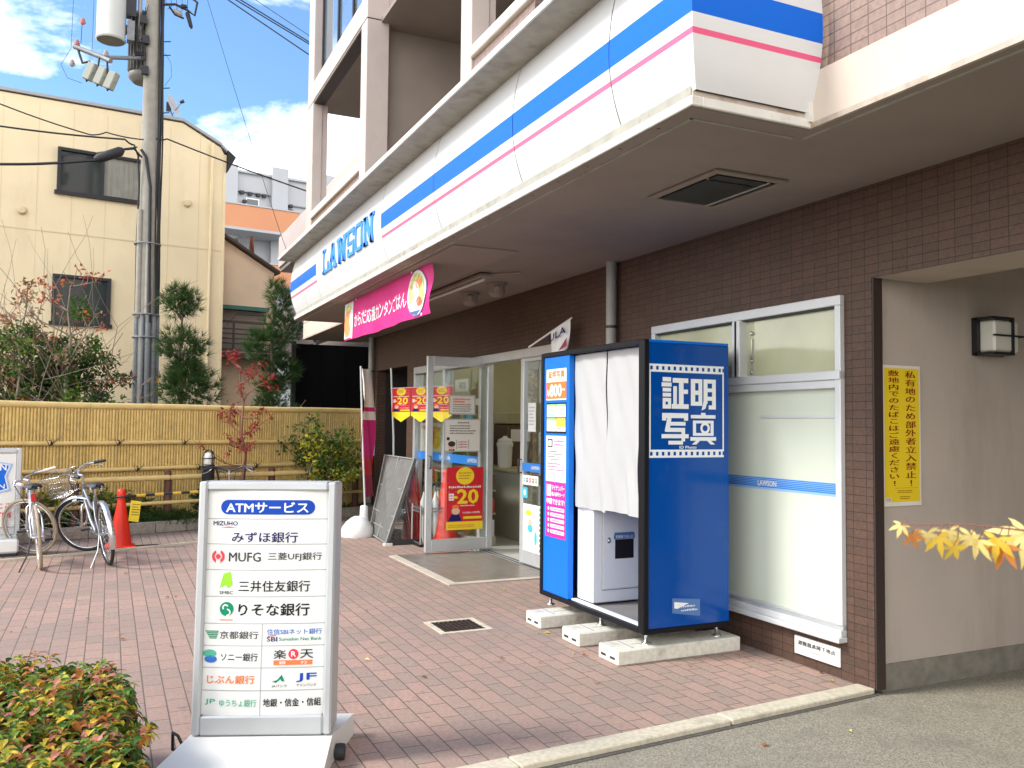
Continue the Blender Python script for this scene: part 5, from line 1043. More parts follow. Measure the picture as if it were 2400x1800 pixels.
bicycle('pale blue grey bicycle with tan tyres standing nearest the lightbox sign', (-.586, 9.86, .002), (-.11, .9, 0), R(52), R(-6), 'bike_silver', 'tyre_tan', 'tyre_tan', False, False, 'grip_pink', 'soft_black', -1, .25, True, .016, .06, .2)
bicycle('silver bicycle with mudguards and wire basket beside the red cone', (.035, 9.90, .002), (-.20, 1.0, 0), R(50), R(-8), 'bike_grey', 'tyre_black', 'tyre_black', True, True, 'soft_black', 'soft_black', -1, .25, False, .019)
bicycle('black bicycle with basket mostly hidden behind the bank sign', (1.20, 9.66, .002), (.14, 1, 0), R(-4), R(-3), 'bike_black', 'tyre_black', 'tyre_black', True, True, 'soft_black', 'soft_black', -1, .25)
# ================================================================ BUILDINGS BEHIND
CD = V((.99, .143, 0)).normalized(); CN = V((-CD.y, CD.x, 0)); C0 = V((2.171, 19.88, 0))
def CP(x, z, d=0): return C0+CD*x+CN*d+V((0, 0, z))
ch = thing('cream_house', 'cream sided house with low pitched roof behind the utility pole', 'house', C0)
b = MB(); b.prism([CP(-9, 0), CP(0, 0), CP(0, 7.35), CP(-.12, 7.55), CP(-.93, 7.94), CP(-9, 7.82)], CN*9, 'cream_wall')
b.build('wall', ch)
b = MB()
for x in [-.22*0-.55-.62*i for i in range(14)]: b.obox(CP(x, 3.9, -.001), CD*.005, CN*.003, V((0, 0, 3.9)), 'cream_seam')
b.obox(CP(-4.5, 5.245, -.004), CD*4.5, CN*.005, V((0, 0, .014)), 'cream_seam'); b.obox(CP(-.02, 3.7, -.01), CD*.03, CN*.012, V((0, 0, 3.7)), 'cream_wall'); b.build('siding_joint', ch)
b = MB(); b.tube([CP(-.30, 0, -.05), CP(-.30, 7.6, -.05)], .035, 'cream_wall', 8); b.build('downpipe', ch)
for x, z in ((-1.05, 4.4), (-.8, 6.2), (-3.9, 5.6)): b = MB(); b.lathe(CP(x, z, -.01), [(.085, 0), (.085, .03), (.06, .06)], 'cream_seam', 14, -CN); b.build('wall_vent', ch)
b = MB()
def eave(x0, z0, x1, z1): 
    d = (CP(x1, z1)-CP(x0, z0))/2; b.obox((CP(x0, z0)+CP(x1, z1))/2+CN*4.45+V((0, 0, .02)), d, CN*4.5, V((0, 0, .03)), 'house_roof')
eave(-9, 7.85, -.92, 7.98); eave(-.92, 7.98, -.10, 7.60); eave(-.10, 7.58, .16, 7.36)
b.prism([CP(.02, 7.0, -.1), CP(.02, 7.5, -.1), CP(.20, 7.36, -.1)], CN*9, 'dark_opening'); b.build('roof', ch)
def house_window(x0, z0, x1, z1, parent, half=True):
    b = MB()
    def wb(a, c, e, f2): b.obox(CP((a+e)/2, (c+f2)/2, -.03), CD*(e-a)/2, CN*.05, V((0, 0, (f2-c)/2)), 'dark_frame')
    wb(x0, z0, x0+.06, z1); wb(x1-.06, z0, x1, z1); wb(x0+.06, z1-.06, x1-.06, z1); wb(x0-.04, z0-.05, x1+.04, z0+.02)
    if half: wb((x0+x1)/2-.03, z0+.02, (x0+x1)/2+.03, z1-.06)
    o = b.build('window', parent); b = MB(); b.obox(CP((x0+x1)/2, (z0+z1)/2, -.012), CD*(x1-x0)/2*.96, CN*.004, V((0, 0, (z1-z0)/2*.96)), 'window_dark'); sub('pane', b, o)
    if half:
        b = MB(); xm = (x0+x1)/2+.03; n = 22
        for i in range(n): b.obox(CP(xm+(x1-.07-xm)*(i+.5)/n, (z0+z1)/2, -.02+.006*math.sin(i*1.9)), CD*(x1-xm)/n*.5, CN*.004, V((0, 0, (z1-z0)/2*.9)), 'curtain_grey')
        sub('curtain', b, o)
house_window(-3.31, 6.07, -1.66, 6.97, ch); house_window(-3.33, 3.43, -2.26, 4.40, ch, False)
t = thing('satellite_dish', 'pale satellite dish on the cream house roof edge', 'satellite dish', CP(-1.16, 8.0)); c = CP(-1.16, 8.30, .1); ax = V((.80, -.50, .32)).normalized()
b = MB(); b.lathe(c, [(.001, 0), (.12, .015), (.22, .05), (.235, .058)], 'far_white', 22, ax); b.build('dish', t)
b = MB(); b.tube([c, c-ax*.06, CP(-1.08, 7.98, .1)], .02, 'galv', 6); b.tube([c+V((0, 0, -.2))+ax*.04, c+ax*.26], .010, 'galv', 5); b.lathe(c+ax*.22, [(.035, 0), (.04, .08)], 'soft_black', 10, ax); b.obox(c-ax*.06, (.05, 0, 0), (0, .05, 0), (0, 0, .09), 'soft_black'); b.build('mount', t)
ex = thing('tan_house_wing', 'tan gabled house wing with teal awning and dark balcony railing', 'house', CP(.0, 0, 1.0))
b = MB(); b.prism([CP(.03, 0, 1), CP(1.46, 0, 1), CP(1.46, 5.05, 1), CP(.03, 5.86, 1)], CN*7, 'tan_wall'); b.build('wall', ex)
b = MB(); d = (CP(1.55, 5.02, 1)-CP(.0, 5.90, 1))/2; b.obox((CP(1.55, 5.02, 1)+CP(.0, 5.90, 1))/2+CN*3.4+V((0, 0, .03)), d, CN*3.6, V((0, 0, .03)), 'brown_rail'); b.build('roof', ex)
b = MB(); b.obox(CP(.64, 4.12, .86), CD*.63, CN*.14, V((0, 0, .045)), 'awning_teal'); b.build('awning', ex)
b = MB(); b.obox(CP(.64, 3.6, .99), CD*.60, CN*.004, V((0, 0, .46)), 'wall_paint'); b.tube([CP(.5, 3.95, .7), CP(1.2, 3.97, .7)], .01, 'soft_black', 5); b.tube([CP(.3, 3.7, .7), CP(.5, 3.95, .7)], .008, 'soft_black', 5); b.build('shutter', ex)
b = MB()
for z, h_ in ((3.74, .03), (3.58, .014), (3.47, .014), (3.36, .014), (3.25, .014), (3.10, .03), (3.0, .05)): b.obox(CP(.73, z, .35), CD*.75, CN*.02, V((0, 0, h_)), 'brown_rail')
for x in (.02, .36, 1.44): b.obox(CP(x, 3.37, .35), CD*.02, CN*.022, V((0, 0, .40)), 'brown_rail')
b.obox(CP(.73, 2.97, .65), CD*.75, CN*.33, V((0, 0, .04)), 'brown_rail')
for x in (.02, 1.44): b.obox(CP(x, 3.2, .65), CD*.015, CN*.32, V((0, 0, .03)), 'brown_rail'); b.obox(CP(x, 3.55, .65), CD*.015, CN*.32, V((0, 0, .02)), 'brown_rail')
b.build('balcony', ex)
b = MB(); b.prism([CP(.1, 5.5, 2.5), CP(1.0, 5.2, 2.5), CP(1.0, 6.15, 2.5), CP(.1, 6.2, 2.5)], CN*.05, 'window_dark'); b.build('sunroom', ex)
b = MB()
for i in range(7): b.obox(CP(1.0+i*.07, 5.75, 3), CD*.012, CN*.012, V((0, 0, .5)), 'galv')
b.tube([CP(1.48, 6.3, 3), CP(1.62, 5.0, 3)], .035, 'rust', 6); b.tube([CP(1.44, 6.3, 3), CP(1.50, 5.2, 3)], .02, 'rust', 6); b.build('stair_rail', ex)
# far white block
fw = thing('white_office_block', 'pale grey white block with orange balcony bands far behind the houses', 'building', CP(3, 0, 23))
FB = lambda x, z, d=0: CP(x+3.4, z, 23+d)
b = MB(); b.prism([FB(-4, 0), FB(12, 0), FB(12, 13.7), FB(-4, 13.7)], CN*10, 'far_white')
for x0, x1, z in ((2.05, 3.05, 13.95), (4.75, 5.55, 14.15), (.2, 1.0, 13.9), (7.2, 8.0, 14.2)): b.obox(FB((x0+x1)/2, z/2, -.15), CD*(x1-x0)/2, CN*.16, V((0, 0, z/2)), 'far_white')
b.obox(FB(4, 13.72, -.05), CD*8, CN*.12, V((0, 0, .05)), 'far_white'); b.obox(FB(3.9, 12.75, -.06), CD*.85, CN*.06, V((0, 0, .025)), 'galv'); b.obox(FB(6.5, 12.4, -.06), CD*.9, CN*.06, V((0, 0, .025)), 'galv'); b.build('wall', fw)
for i, (x0, x1, z0, z1) in enumerate(((-.5, 5.6, 10.55, 11.62), (-.5, 5.6, 7.95, 8.95))):
    b = MB(); b.obox(FB((x0+x1)/2, (z0+z1)/2, -1.0), CD*(x1-x0)/2, CN*.9, V((0, 0, (z1-z0)/2)), 'far_orange'); b.obox(FB((x0+x1)/2, z0-.06, -1.0), CD*((x1-x0)/2+.05), CN*.95, V((0, 0, .06)), 'far_white'); b.obox(FB((x0+x1)/2, z1+.03, -1.0), CD*((x1-x0)/2+.05), CN*.95, V((0, 0, .03)), 'far_white'); b.build('balcony', fw)
b = MB(); b.obox(FB(3.85, 12.15, -.03), CD*.33, CN*.05, V((0, 0, .32)), 'alu_white'); o = b.build('window', fw); b = MB(); b.obox(FB(3.85, 12.15, -.09), CD*.27, CN*.01, V((0, 0, .26)), 'window_dark'); sub('pane', b, o)
b = MB()
for x, z in ((3.3, 12.68), (3.7, 12.66), (4.1, 12.66), (4.4, 12.66), (3.45, 12.25), (5.75, 12.35), (5.75, 12.1)): b.obox(FB(x, z, -.12), CD*.09, CN*.1, V((0, 0, .07)), 'dark_frame')
b.build('vent_hood', fw)
b = MB(); b.tube([FB(6.6, 13.7, 2), FB(6.6, 17.3, 2)], .02, 'galv', 5); b.build('antenna', fw)
# black hoarding beside the planting bed
t = thing('black_hoarding', 'tall plain black metal hoarding beyond the bamboo fence', 'hoarding', (4.0, 17, 0)); b = MB(); b.box((3.24, 17.0, 0), (6.2, 17.06, 3.02), 'hoarding')
for i in range(6): b.box((3.24+i*.5, 16.985, 0), (3.26+i*.5, 17.0, 3.0), 'hoarding')
b.build('panel', t); b = MB(); b.box((3.17, 16.97, 0), (3.25, 17.08, 3.06), 'dark_frame'); b.build('post', t)
t = thing('security_camera', 'small white dome fitting on top of the black hoarding', 'camera', (3.62, 17.0, 3.02)); b = MB(); b.lathe((3.62, 17.0, 3.02), [(.03, 0), (.03, .05), (.07, .06), (.07, .11), (.04, .15)], 'far_white', 12); b.build('housing', t); b = MB(); b.lathe((3.60, 16.93, 3.1), [(.03, 0), (.02, .02)], 'dark_frame', 10, (0, -1, 0)); b.build('lens', t)

# ================================================================ UTILITY POLE AND ITS GEAR
mat('pole_concrete', (.33, .31, .265), .85, var=.1, vs_=8, dirt=(.30, .28, .24), dirt_s=3, streak=True); mat('transformer', (.55, .55, .50), .5, var=.05, vs_=4, dirt=(.42, .40, .34), dirt_s=2, streak=True); mat('transformer_dark', (.16, .155, .14), .6, var=.1); mat('cable_black', (.015, .015, .018), .6); mat('porcelain', (.34, .30, .26), .4); mat('porcelain_red', (.45, .14, .12), .35); mat('cutout_grey', (.33, .34, .29), .6, spec=.2)
PX, PY = .53, 16.49
up_ = thing('utility_pole', 'concrete utility pole with dark cable bundle, bands and grey foot conduits', 'utility pole', (PX, PY, 0))
def pc(z): return V((PX-.006*(z-2), PY, z))
b = MB(); b.tube([pc(0), pc(3), pc(6), pc(9), pc(12.5)], [.165, .155, .140, .127, .112], 'pole_concrete', 20); b.build('shaft', up_)
b = MB()
for dx, dy, r_ in ((-.16, -.06, .045), (-.06, -.17, .04), (.03, -.185, .05), (.13, -.13, .045), (.19, -.02, .045)): b.tube([pc(0)+V((dx, dy, 0)), pc(3.35)+V((dx*.95, dy*.95, 0))], r_, 'galv', 8)
for dx, dy, z1, r_ in ((-.13, -.09, 5.2, .05), (.0, -.17, 4.6, .03)): b.tube([pc(3.3)+V((dx, dy, 0)), pc(z1)+V((dx, dy, 0))], r_, 'pole_concrete', 8)
b.build('conduit', up_)
b = MB()
for k, (dx, dy, z0, r_) in enumerate(((.165, -.05, 3.0, .022), (.195, -.02, 3.0, .018), (.14, -.10, 3.0, .016), (.215, .02, 4.0, .014))):
    b.tube([pc(z)+V((dx*(1-.02*(z-3))+.012*math.sin(z*1.7+k), dy+.012*math.cos(z*2+k), 0)) for z in [z0+.5*i for i in range(int((12.4-z0)/.5))]], r_, 'cable_black', 6)
b.tube([pc(3.0)+V((-.17, -.08, 0)), pc(4.5)+V((-.18, -.07, 0)), pc(5.6)+V((-.16, -.07, 0)), pc(6.2)+V((-.19, -.1, 0))], .016, 'cable_black', 6)
b.tube([pc(3.2)+V((.05, -.2, 0)), pc(4.2)+V((.03, -.19, 0)), pc(5.6)+V((.02, -.17, 0)), pc(6.12)+V((-.06, -.18, 0)), pc(6.25)+V((-.14, -.14, 0))], .026, 'cable_black', 8)
for z in (7.0, 7.45, 8.05, 8.3): b.tube([pc(z)+V((.2, -.02, 0)), pc(z+.02)+V((.31, -.03, 0))], .010, 'cable_black', 5)
b.tube([pc(7.5)+V((.22, 0, 0)), pc(7.7)+V((.34, 0, 0)), pc(7.95)+V((.32, 0, 0)), pc(8.1)+V((.22, 0, 0))], .004, 'cable_black', 4); b.build('cable_run', up_)
b = MB()
for z in (3.35, 3.9, 5.0, 5.9, 6.25, 6.55, 7.2, 7.95, 8.3, 8.6, 9.0): rr = .165-.0045*z; b.lathe(pc(z-.02), [(rr, 0), (rr, .035)], 'dark_frame', 18)
for z in (2.95, 3.35, 4.6): b.torus(pc(z)+V((0, -.03, 0)), (0, 0, 1), .215, .014, 'galv', 20, 5)
b.build('band', up_)
b = MB(); a = pc(7.92); e = V((-.30, PY-.35, 7.70)); b.tube([a+V((-.12, -.05, 0)), e], .035, 'galv', 6); e0 = V((-.74, PY-.05, 7.92)); e1 = V((-.16, PY-.55, 7.58)); b.tube([e0, e, e1], .042, 'galv', 6); b.tube([a+V((-.1, 0, .1)), V((.2, PY-.05, 7.95))], .05, 'dark_frame', 6); b.build('crossarm', up_)
b = MB(); b.tube([pc(8.75)+V((-.10, -.05, 0)), V((.14, PY-.1, 8.6))], .04, 'dark_frame', 6); b.tube([pc(8.2)+V((-.10, -.05, 0)), V((.14, PY-.1, 8.3))], .035, 'dark_frame', 6); b.box((.08, PY-.2, 8.15), (.2, PY-.02, 8.5), 'galv'); b.box((.04, PY-.16, 8.6), (.22, PY, 8.95), 'dark_frame'); b.tube([pc(8.2)+V((-.20, -.08, 0)), pc(9.5)+V((-.22, -.08, 0))], .035, 'porcelain', 8); b.build('bracket', up_)
b = MB(); p = pc(8.95)+V((.12, -.05, 0)); b.tube([p, p+V((.25, 0, .06)), p+V((.45, 0, .0)), p+V((.58, -.05, -.10)), p+V((.62, -.05, .15)), p+V((.5, 0, .25))], .022, 'cable_black', 6)
b.tube([p+V((.15, 0, .0)), p+V((.25, 0, -.13)), p+V((.40, 0, -.17))], .018, 'cable_black', 6); b.lathe(p+V((.22, 0, -.04)), [(.02, 0), (.05, .05), (.05, .14), (.02, .18)], 'porcelain', 10, (.8, 0, -.5)); b.lathe(p+V((.45, -.02, -.05)), [(.025, 0), (.04, .03), (.035, .26), (.015, .3)], 'cable_black', 8, (.3, 0, -1)); b.lathe(p+V((.33, 0, .03)), [(.03, 0), (.05, .05), (.03, .12)], 'dark_frame', 8, (1, 0, .3))
for i in range(5): b.tube([p+V((.05+.1*i, -.02, .30)), p+V((.1+.09*i, -.03, .02-.02*i)), p+V((.02+.1*i, -.02, -.10+.03*(i % 2)))], .006, 'cable_black', 4)
b.build('clamp_gear', up_)
b = MB()
for z, dx in ((8.5, -.2), (8.15, -.15), (7.6, -.15)): b.box((PX+dx-.05, PY-.2, z), (PX+dx+.06, PY-.1, z+.14), 'dark_frame')
for k in range(6): b.tube([(PX-.12-.04*k, PY-.16, 8.85-.05*k), (PX-.2-.02*k, PY-.2, 8.4-.06*k), (PX-.13, PY-.15, 7.95-.05*k)], .008, 'cable_black', 4)
b.build('jumper_gear', up_); b = MB()
b.tube([(-.68, PY-.1, 7.86), (-.60, PY-.2, 7.6), (-.48, PY-.28, 7.62)], .02, 'dark_frame', 6); b.build('hanger', up_)
for p0_, p1_ in (((-.34, PY-.33, 7.70), (-.36, PY-.4, 7.46)), ((-.22, PY-.48, 7.64), (-.2, PY-.5, 7.38))): b = MB(); b.tube([p0_, p1_], .018, 'dark_frame', 6); b.build('hanger', up_)
tr = thing('transformer', 'large pale cylindrical transformer hanging beside the utility pole', 'transformer', (-.18, PY-.1, 8.1)); tcx, tcy = -.175, PY-.12
b = MB(); b.lathe((tcx, tcy, 8.12), [(.225, -.02), (.245, 0), (.245, .02), (.235, .03), (.235, 1.1), (.2, 1.2)], 'transformer', 28); b.build('tank', tr)
b = MB(); b.lathe((tcx, tcy, 8.098), [(.222, 0), (.21, .01)], 'transformer_dark', 28); b.build('base', tr)
b = MB(); b.box((tcx+.2, tcy-.05, 8.3), (tcx+.31, tcy+.1, 8.42), 'dark_frame'); b.box((tcx+.2, tcy-.05, 8.62), (tcx+.31, tcy+.1, 8.85), 'dark_frame'); b.build('lug', tr)
tr = thing('transformer', 'dark finned transformer partly hidden behind the utility pole', 'transformer', (.28, PY+.2, 7.5)); c = V((.36, PY+.22, 7.60))
b = MB(); b.lathe(c, [(.16, -.04), (.235, .03), (.24, .12), (.2, .14), (.2, 1.1), (.235, 1.12), (.235, 1.2), (.1, 1.25)], 'transformer_dark', 24); b.build('tank', tr)
b = MB()
for i in range(22): a = 2*math.pi*i/22; d = V((math.cos(a), math.sin(a), 0)); b.obox(c+d*.225+V((0, 0, .6)), d*.028, V((-d.y, d.x, 0))*.006, V((0, 0, .45)), 'transformer_dark')
b.build('fins', tr)
for i, (x, y, z, lb) in enumerate(((-.47, PY-.28, 7.44, 'grey fuse cutout on the crossarm, farthest from the pole'), (-.30, PY-.42, 7.34, 'grey fuse cutout in the middle of the crossarm'), (-.14, PY-.56, 7.24, 'grey fuse cutout on the crossarm, nearest the pole'))):
    t = thing('fuse_cutout', lb, 'fuse cutout', (x, y, z), 'fuse cutouts on the crossarm'); b = MB(); ax = V((.35, -.1, 1)).normalized(); b.obox((x, y, z), V((.055, -.036, -.025)), V((.038, .062, 0)), ax*.155, 'cutout_grey', .012); b.obox(V((x, y, z))+V((.055, -.045, .03)), V((.02, -.015, 0)), V((.025, .035, 0)), ax*.07, 'cutout_grey', .008); b.build('casing', t)
    b = MB(); b.lathe(V((x, y, z))+ax*.12, [(.02, 0), (.03, .015), (.02, .03), (.03, .045), (.015, .07)], 'porcelain', 10, V((-.6, .2, .5))); b.lathe(V((x, y, z))-ax*.12, [(.02, 0), (.025, .03), (.01, .07)], 'dark_frame', 8, -ax); b.build('terminal', t)
for x, y, z, lb in ((-.70, PY-.05, 7.96, 'reddish ribbed insulator at the crossarm end'), (-.62, PY-.05, 8.36, 'reddish ribbed insulator beside the pale transformer'), (-.24, PY-.42, 7.72, 'pale ribbed insulator at the crossarm joint'), (-.76, PY-.15, 7.56, 'pale ribbed insulator hanging below the crossarm end')):
    b = MB(); b.lathe((x, y, z), [(.02, -.03), (.055, 0), (.03, .015), (.05, .03), (.025, .045), (.04, .06), (.01, .09)], 'porcelain_red' if 'reddish' in lb else 'porcelain', 12); tag(b.build('insulator'), lb, 'insulator', 'insulators near the crossarm')
def cable(label, pts, r_=.012, sag=0, grp='overhead cables', mt='cable_black'):
    b = MB(); out = []
    for p, q_ in zip(pts[:-1], pts[1:]):
        p = V(p); q_ = V(q_)
        for i in range(10): s_ = i/10; out.append(p+(q_-p)*s_-V((0, 0, sag*4*s_*(1-s_))))
    out.append(V(pts[-1])); b.tube(out, r_, mt, 5); return tag(b.build('cable'), label, 'cable', grp)
cable('topmost overhead cable of the bundle running to the pale building corner', [(.5, 24, 14.36), (3.30, 24, 13.03), (4.71, 24, 12.36), (8, 24, 10.9)], .009)
cable('second overhead cable of the bundle behind the pale building corner', [(.5, 24, 13.96), (2.90, 24, 12.945), (4.764, 24, 12.155), (8, 24, 10.8)], .018)
cable('third overhead cable of the bundle behind the pale building corner', [(.5, 24, 13.86), (2.778, 24, 12.918), (4.765, 24, 12.094), (8, 24, 10.75)], .018)
cable('lowest overhead cable of the bundle behind the pale building corner', [(.5, 24, 13.9), (2.58, 24, 12.874), (4.771, 24, 11.79), (8, 24, 10.2)], .018)
cable('lone thin wire dropping steeply across the open sky', [(1.3, 20, 12.2), (1.71, 20, 10.88), (3.26, 20, 6.25), (3.9, 20, 4.6)], .006, .05)
cable('upper thin service wire from the pole to the left edge', [(-4.5, 16.3, 6.9), (-1.79, 16.3, 6.69), (-.45, 16.3, 6.38), (-.2, 16.3, 6.46), (.4, 16.3, 6.42)], .012, .02)
cable('middle thick service wire from the pole to the left edge', [(-4.5, 16.3, 6.2), (-1.78, 16.3, 6.32), (.1, 16.3, 6.38), (.25, 16.3, 6.30), (.33, 16.3, 6.1)], .016, .02)
cable('heavy lower cable reaching the splice box from the left edge', [(-4.5, 16.2, 5.4), (-1.76, 16.2, 5.66), (-.45, 16.2, 5.90), (-.2, 16.2, 6.0)], .024, .02)
cable('service wire running from the pole to the apartment building', [(.6, 16.4, 6.5), (.78, 16.4, 6.52), (3.26, 16.5, 5.92), (4.0, 16.5, 5.8)], .014, .02)
cable('thin jumper wire left of the pale transformer', [(-.77, PY, 9.4), (-.79, PY, 7.9), (-.93, PY-.1, 7.55), (-.82, PY-.2, 7.3), (-.6, PY-.2, 7.25)], .004, .0)
cable('thin jumper wire from crossarm up past the pale transformer', [(-.45, PY-.2, 9.4), (-.46, PY-.2, 7.75)], .004)
cable('thin jumper wire between the two reddish insulators', [(-.63, PY-.05, 8.4), (-.64, PY-.05, 8.0)], .006)
t = thing('splice_box', 'black cable splice box slung on the heavy cable beside the pole', 'splice box', (-.1, 16.2, 6.1)); b = MB(); b.tube([(-.36, 16.2, 5.93), (-.30, 16.2, 5.96), (.03, 16.2, 6.13), (.08, 16.2, 6.17)], [.05, .085, .085, .04], 'cable_black', 10); b.build('housing', t); b = MB(); b.tube([(-.4, 16.18, 6.02), (-.1, 16.18, 6.12), (.3, 16.25, 6.26)], .012, 'cable_black', 5); b.tube([(.08, 16.2, 6.17), (.25, 16.25, 6.22), (.38, 16.3, 6.1)], .018, 'cable_black', 6); b.build('strap', t)
# ================================================================ PLANTS
for n_, c in (('lf_dark', (.030, .060, .018)), ('lf_mid', (.055, .105, .028)), ('lf_green', (.065, .135, .024)), ('lf_light', (.17, .25, .035)), ('lf_yel', (.44, .38, .035)), ('lf_gold', (.62, .42, .05)), ('lf_org', (.46, .17, .04)), ('lf_rust', (.26, .09, .045)), ('lf_red', (.34, .03, .035)), ('lf_wine', (.16, .022, .03)), ('lf_pink', (.50, .20, .15)), ('lf_tan', (.30, .22, .14)), ('needle', (.040, .085, .026)), ('needle_l', (.080, .135, .042)), ('lf_cream', (.72, .58, .22)), ('lf_brown', (.20, .11, .05))): leaf_mat(n_, c)
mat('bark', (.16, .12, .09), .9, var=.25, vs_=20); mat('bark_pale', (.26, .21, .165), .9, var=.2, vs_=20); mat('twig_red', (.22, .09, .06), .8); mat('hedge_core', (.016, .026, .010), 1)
def rdir(q, up=0.):
    while True:
        v = V((q.uniform(-1, 1), q.uniform(-1, 1), q.uniform(-1, 1)))
        if .05 < v.length < 1: v.normalize(); v.z += up; return v.normalized()
def limb(b, q, p, d, ln, r0, depth, mt, tips, wob=.35, split=3, up=.15):
    pts = [p]; dd = V(d)
    for i in range(4):
        dd = (dd+rdir(q)*wob*.5+V((0, 0, up*.3))).normalized(); pts.append(pts[-1]+dd*ln/4)
    b.tube(pts, [r0, r0*.85, r0*.7, r0*.6, r0*.5], mt, 6 if r0 > .01 else 4)
    if depth == 0: tips.append((pts[-1], dd)); tips.append((pts[2], dd)); return
    for i in range(split):
        k = q.choice((2, 3, 4)); nd = (dd+rdir(q)*.9+V((0, 0, up))).normalized(); limb(b, q, pts[k], nd, ln*q.uniform(.55, .8), r0*.5, depth-1, mt, tips, wob, split, up)
def leafy(b, q, tips, n, rad, ln, wd, mats, up=.2, keep=1.):
    for p, d in tips:
        if q.random() > keep: continue
        for i in range(n):
            o_ = rdir(q)*rad*(q.random()**.6); dr = (rdir(q)+V((0, 0, up))).normalized(); b.leaf(p+o_, dr, rdir(q, .4), ln*q.uniform(.6, 1.2), wd*q.uniform(.6, 1.2), q.choice(mats))
def clump_shrub(name, label, cat, base, h, wx, wy, n, ln, wd, mats, seed, group=None, stems=7, bark='bark', clumps=22, flat=.85, bare=0):
    q = random.Random(seed); t = thing(name, label, cat, base, group); base = V(base); b = MB(); tips = []
    for i in range(stems):
        a = q.uniform(0, 6.28); d = V((math.cos(a)*.5*wx/h, math.sin(a)*.5*wy/h, 1)).normalized(); limb(b, q, base+V((q.uniform(-.2, .2)*wx, q.uniform(-.2, .2)*wy, 0)), d, h*.5, .016*h**.5, 1, bark, tips, .4, 3)
    for i in range(bare): 
        d = V((q.uniform(-.6, .6), q.uniform(-.4, .2), 1)).normalized(); limb(b, q, base+V((q.uniform(-.3, .3)*wx, 0, .2*h)), d, h*.62, .011, 1, 'bark_pale', [], .45, 3)
    b.build('stems', t); b = MB(); cl = []
    for i in range(clumps): p = V((q.uniform(-1, 1), q.uniform(-1, 1), q.uniform(-1, 1))); p = p.normalized()*q.random()**.35 if p.length > 0 else p; cl.append((base+V((p.x*wx*.5, p.y*wy*.5, h*.52+p.z*h*.42)), V((0, 0, 1)), q.choice(mats)))
    cl += [(p, d, q.choice(mats)) for p, d in tips]
    for p, d, m0 in cl:
        rr = q.uniform(.10, .22)*max(.5, min(wx, h)**.5)
        for i in range(max(4, n//len(cl))):
            o_ = rdir(q)*rr*q.random()**.5; o_.z *= flat; pp = p+o_
            if pp.z < base.z+.02: pp.z = base.z+.02+.1*q.random()
            b.leaf(pp, (rdir(q)+o_*2+V((0, 0, .1))).normalized(), rdir(q, .6), ln*q.uniform(.6, 1.25), wd*q.uniform(.6, 1.2), m0 if q.random() < .72 else q.choice(mats))
    b.build('foliage', t); return t
def conifer(name, label, base, tiers, seed, trunk_r=.045, ln=.20, group=None):
    q = random.Random(seed); t = thing(name, label, 'tree', base, group); base = V(base); b = MB(); top = max(z for x, y, z, r, h in tiers)
    b.tube([base, base+V((.03, 0, top*.4)), base+V((-.02, 0, top*.75)), base+V((.02, 0, top))], [trunk_r, trunk_r*.8, trunk_r*.6, .01], 'bark', 8)
    for x, y, z, r, h in tiers:
        for i in range(6): a = q.uniform(0, 6.28); b.tube([base+V((x*.5, y*.5, z-h*.5)), base+V((x+math.cos(a)*r*.6, y+math.sin(a)*r*.6, z+q.uniform(-.2, .2)*h))], .010, 'bark', 5)
    b.build('trunk', t); b = MB()
    for x, y, z, r, h in tiers:
        for i in range(int(170*r/.35)):
            p = rdir(q); p = V((p.x*r, p.y*r, p.z*h*.5))*q.uniform(.35, 1); c = base+V((x, y, z))+p; ax = (p.normalized()+V((0, 0, .75))+rdir(q)*.4).normalized(); m_ = q.choice(('needle', 'needle', 'needle_l'))
            for k in range(15): d = (ax+rdir(q)*.75).normalized(); s_ = d.orthogonal().normalized()*.0055; e = c+d*ln*q.uniform(.6, 1.1); b.add([c-s_, c+s_, e], [(0, 1, 2)], m_)
    b.build('crown', t); return t
def Zs(x): return .1
conifer('pine_tree', 'dark green tiered pine right of the utility pole', (1.05, 15.5, .1), [(-.02, 0, 3.38, .32, .58), (.03, 0, 2.62, .42, .72), (.15, -.1, 1.95, .52, .85), (-.1, .1, 1.3, .5, .8), (.1, 0, 2.2, .3, .5)], 3, group='pines behind the bamboo fence')
conifer('pine_tree', 'tall dark pine at the left of the black hoarding', (2.74, 16.6, .1), [(-.15, 0, 2.75, .42, .85), (.16, 0, 3.15, .36, .7), (.10, 0, 3.75, .24, .7), (.22, 0, 2.35, .30, .5), (-.02, .0, 2.05, .3, .35)], 4, .04, group='pines behind the bamboo fence')
conifer('pine_tree', 'low dark pine bush at the foot of the black hoarding', (2.62, 15.6, .1), [(0, 0, 1.65, .36, .55), (.1, 0, 1.2, .4, .6)], 5, .03, .15, group='pines behind the bamboo fence')
clump_shrub('shrub', 'mixed green and brown shrub at the far left behind the bamboo fence', 'shrub', (-1.55, 15.0, .1), 3.3, 1.4, .9, 5200, .10, .045, ['lf_dark', 'lf_mid', 'lf_mid', 'lf_green', 'lf_tan', 'lf_light'], 11, clumps=46, bare=3)
clump_shrub('shrub', 'pale brownish shrub with dry leaves high at the left edge', 'shrub', (-1.35, 15.6, .1), 4.0, .9, .6, 2000, .09, .04, ['lf_tan', 'lf_rust', 'lf_mid', 'lf_pink', 'lf_brown'], 12, clumps=26, bare=5)
clump_shrub('shrub', 'dark green shrub with bare pale twigs left of the utility pole', 'shrub', (-.52, 15.1, .1), 3.55, 1.15, .9, 6500, .10, .042, ['lf_dark', 'lf_mid', 'lf_mid', 'needle_l', 'lf_tan', 'lf_green'], 13, clumps=46, bare=7)  # real shrub, stretched tall to imitate greenery mirrored in the house window
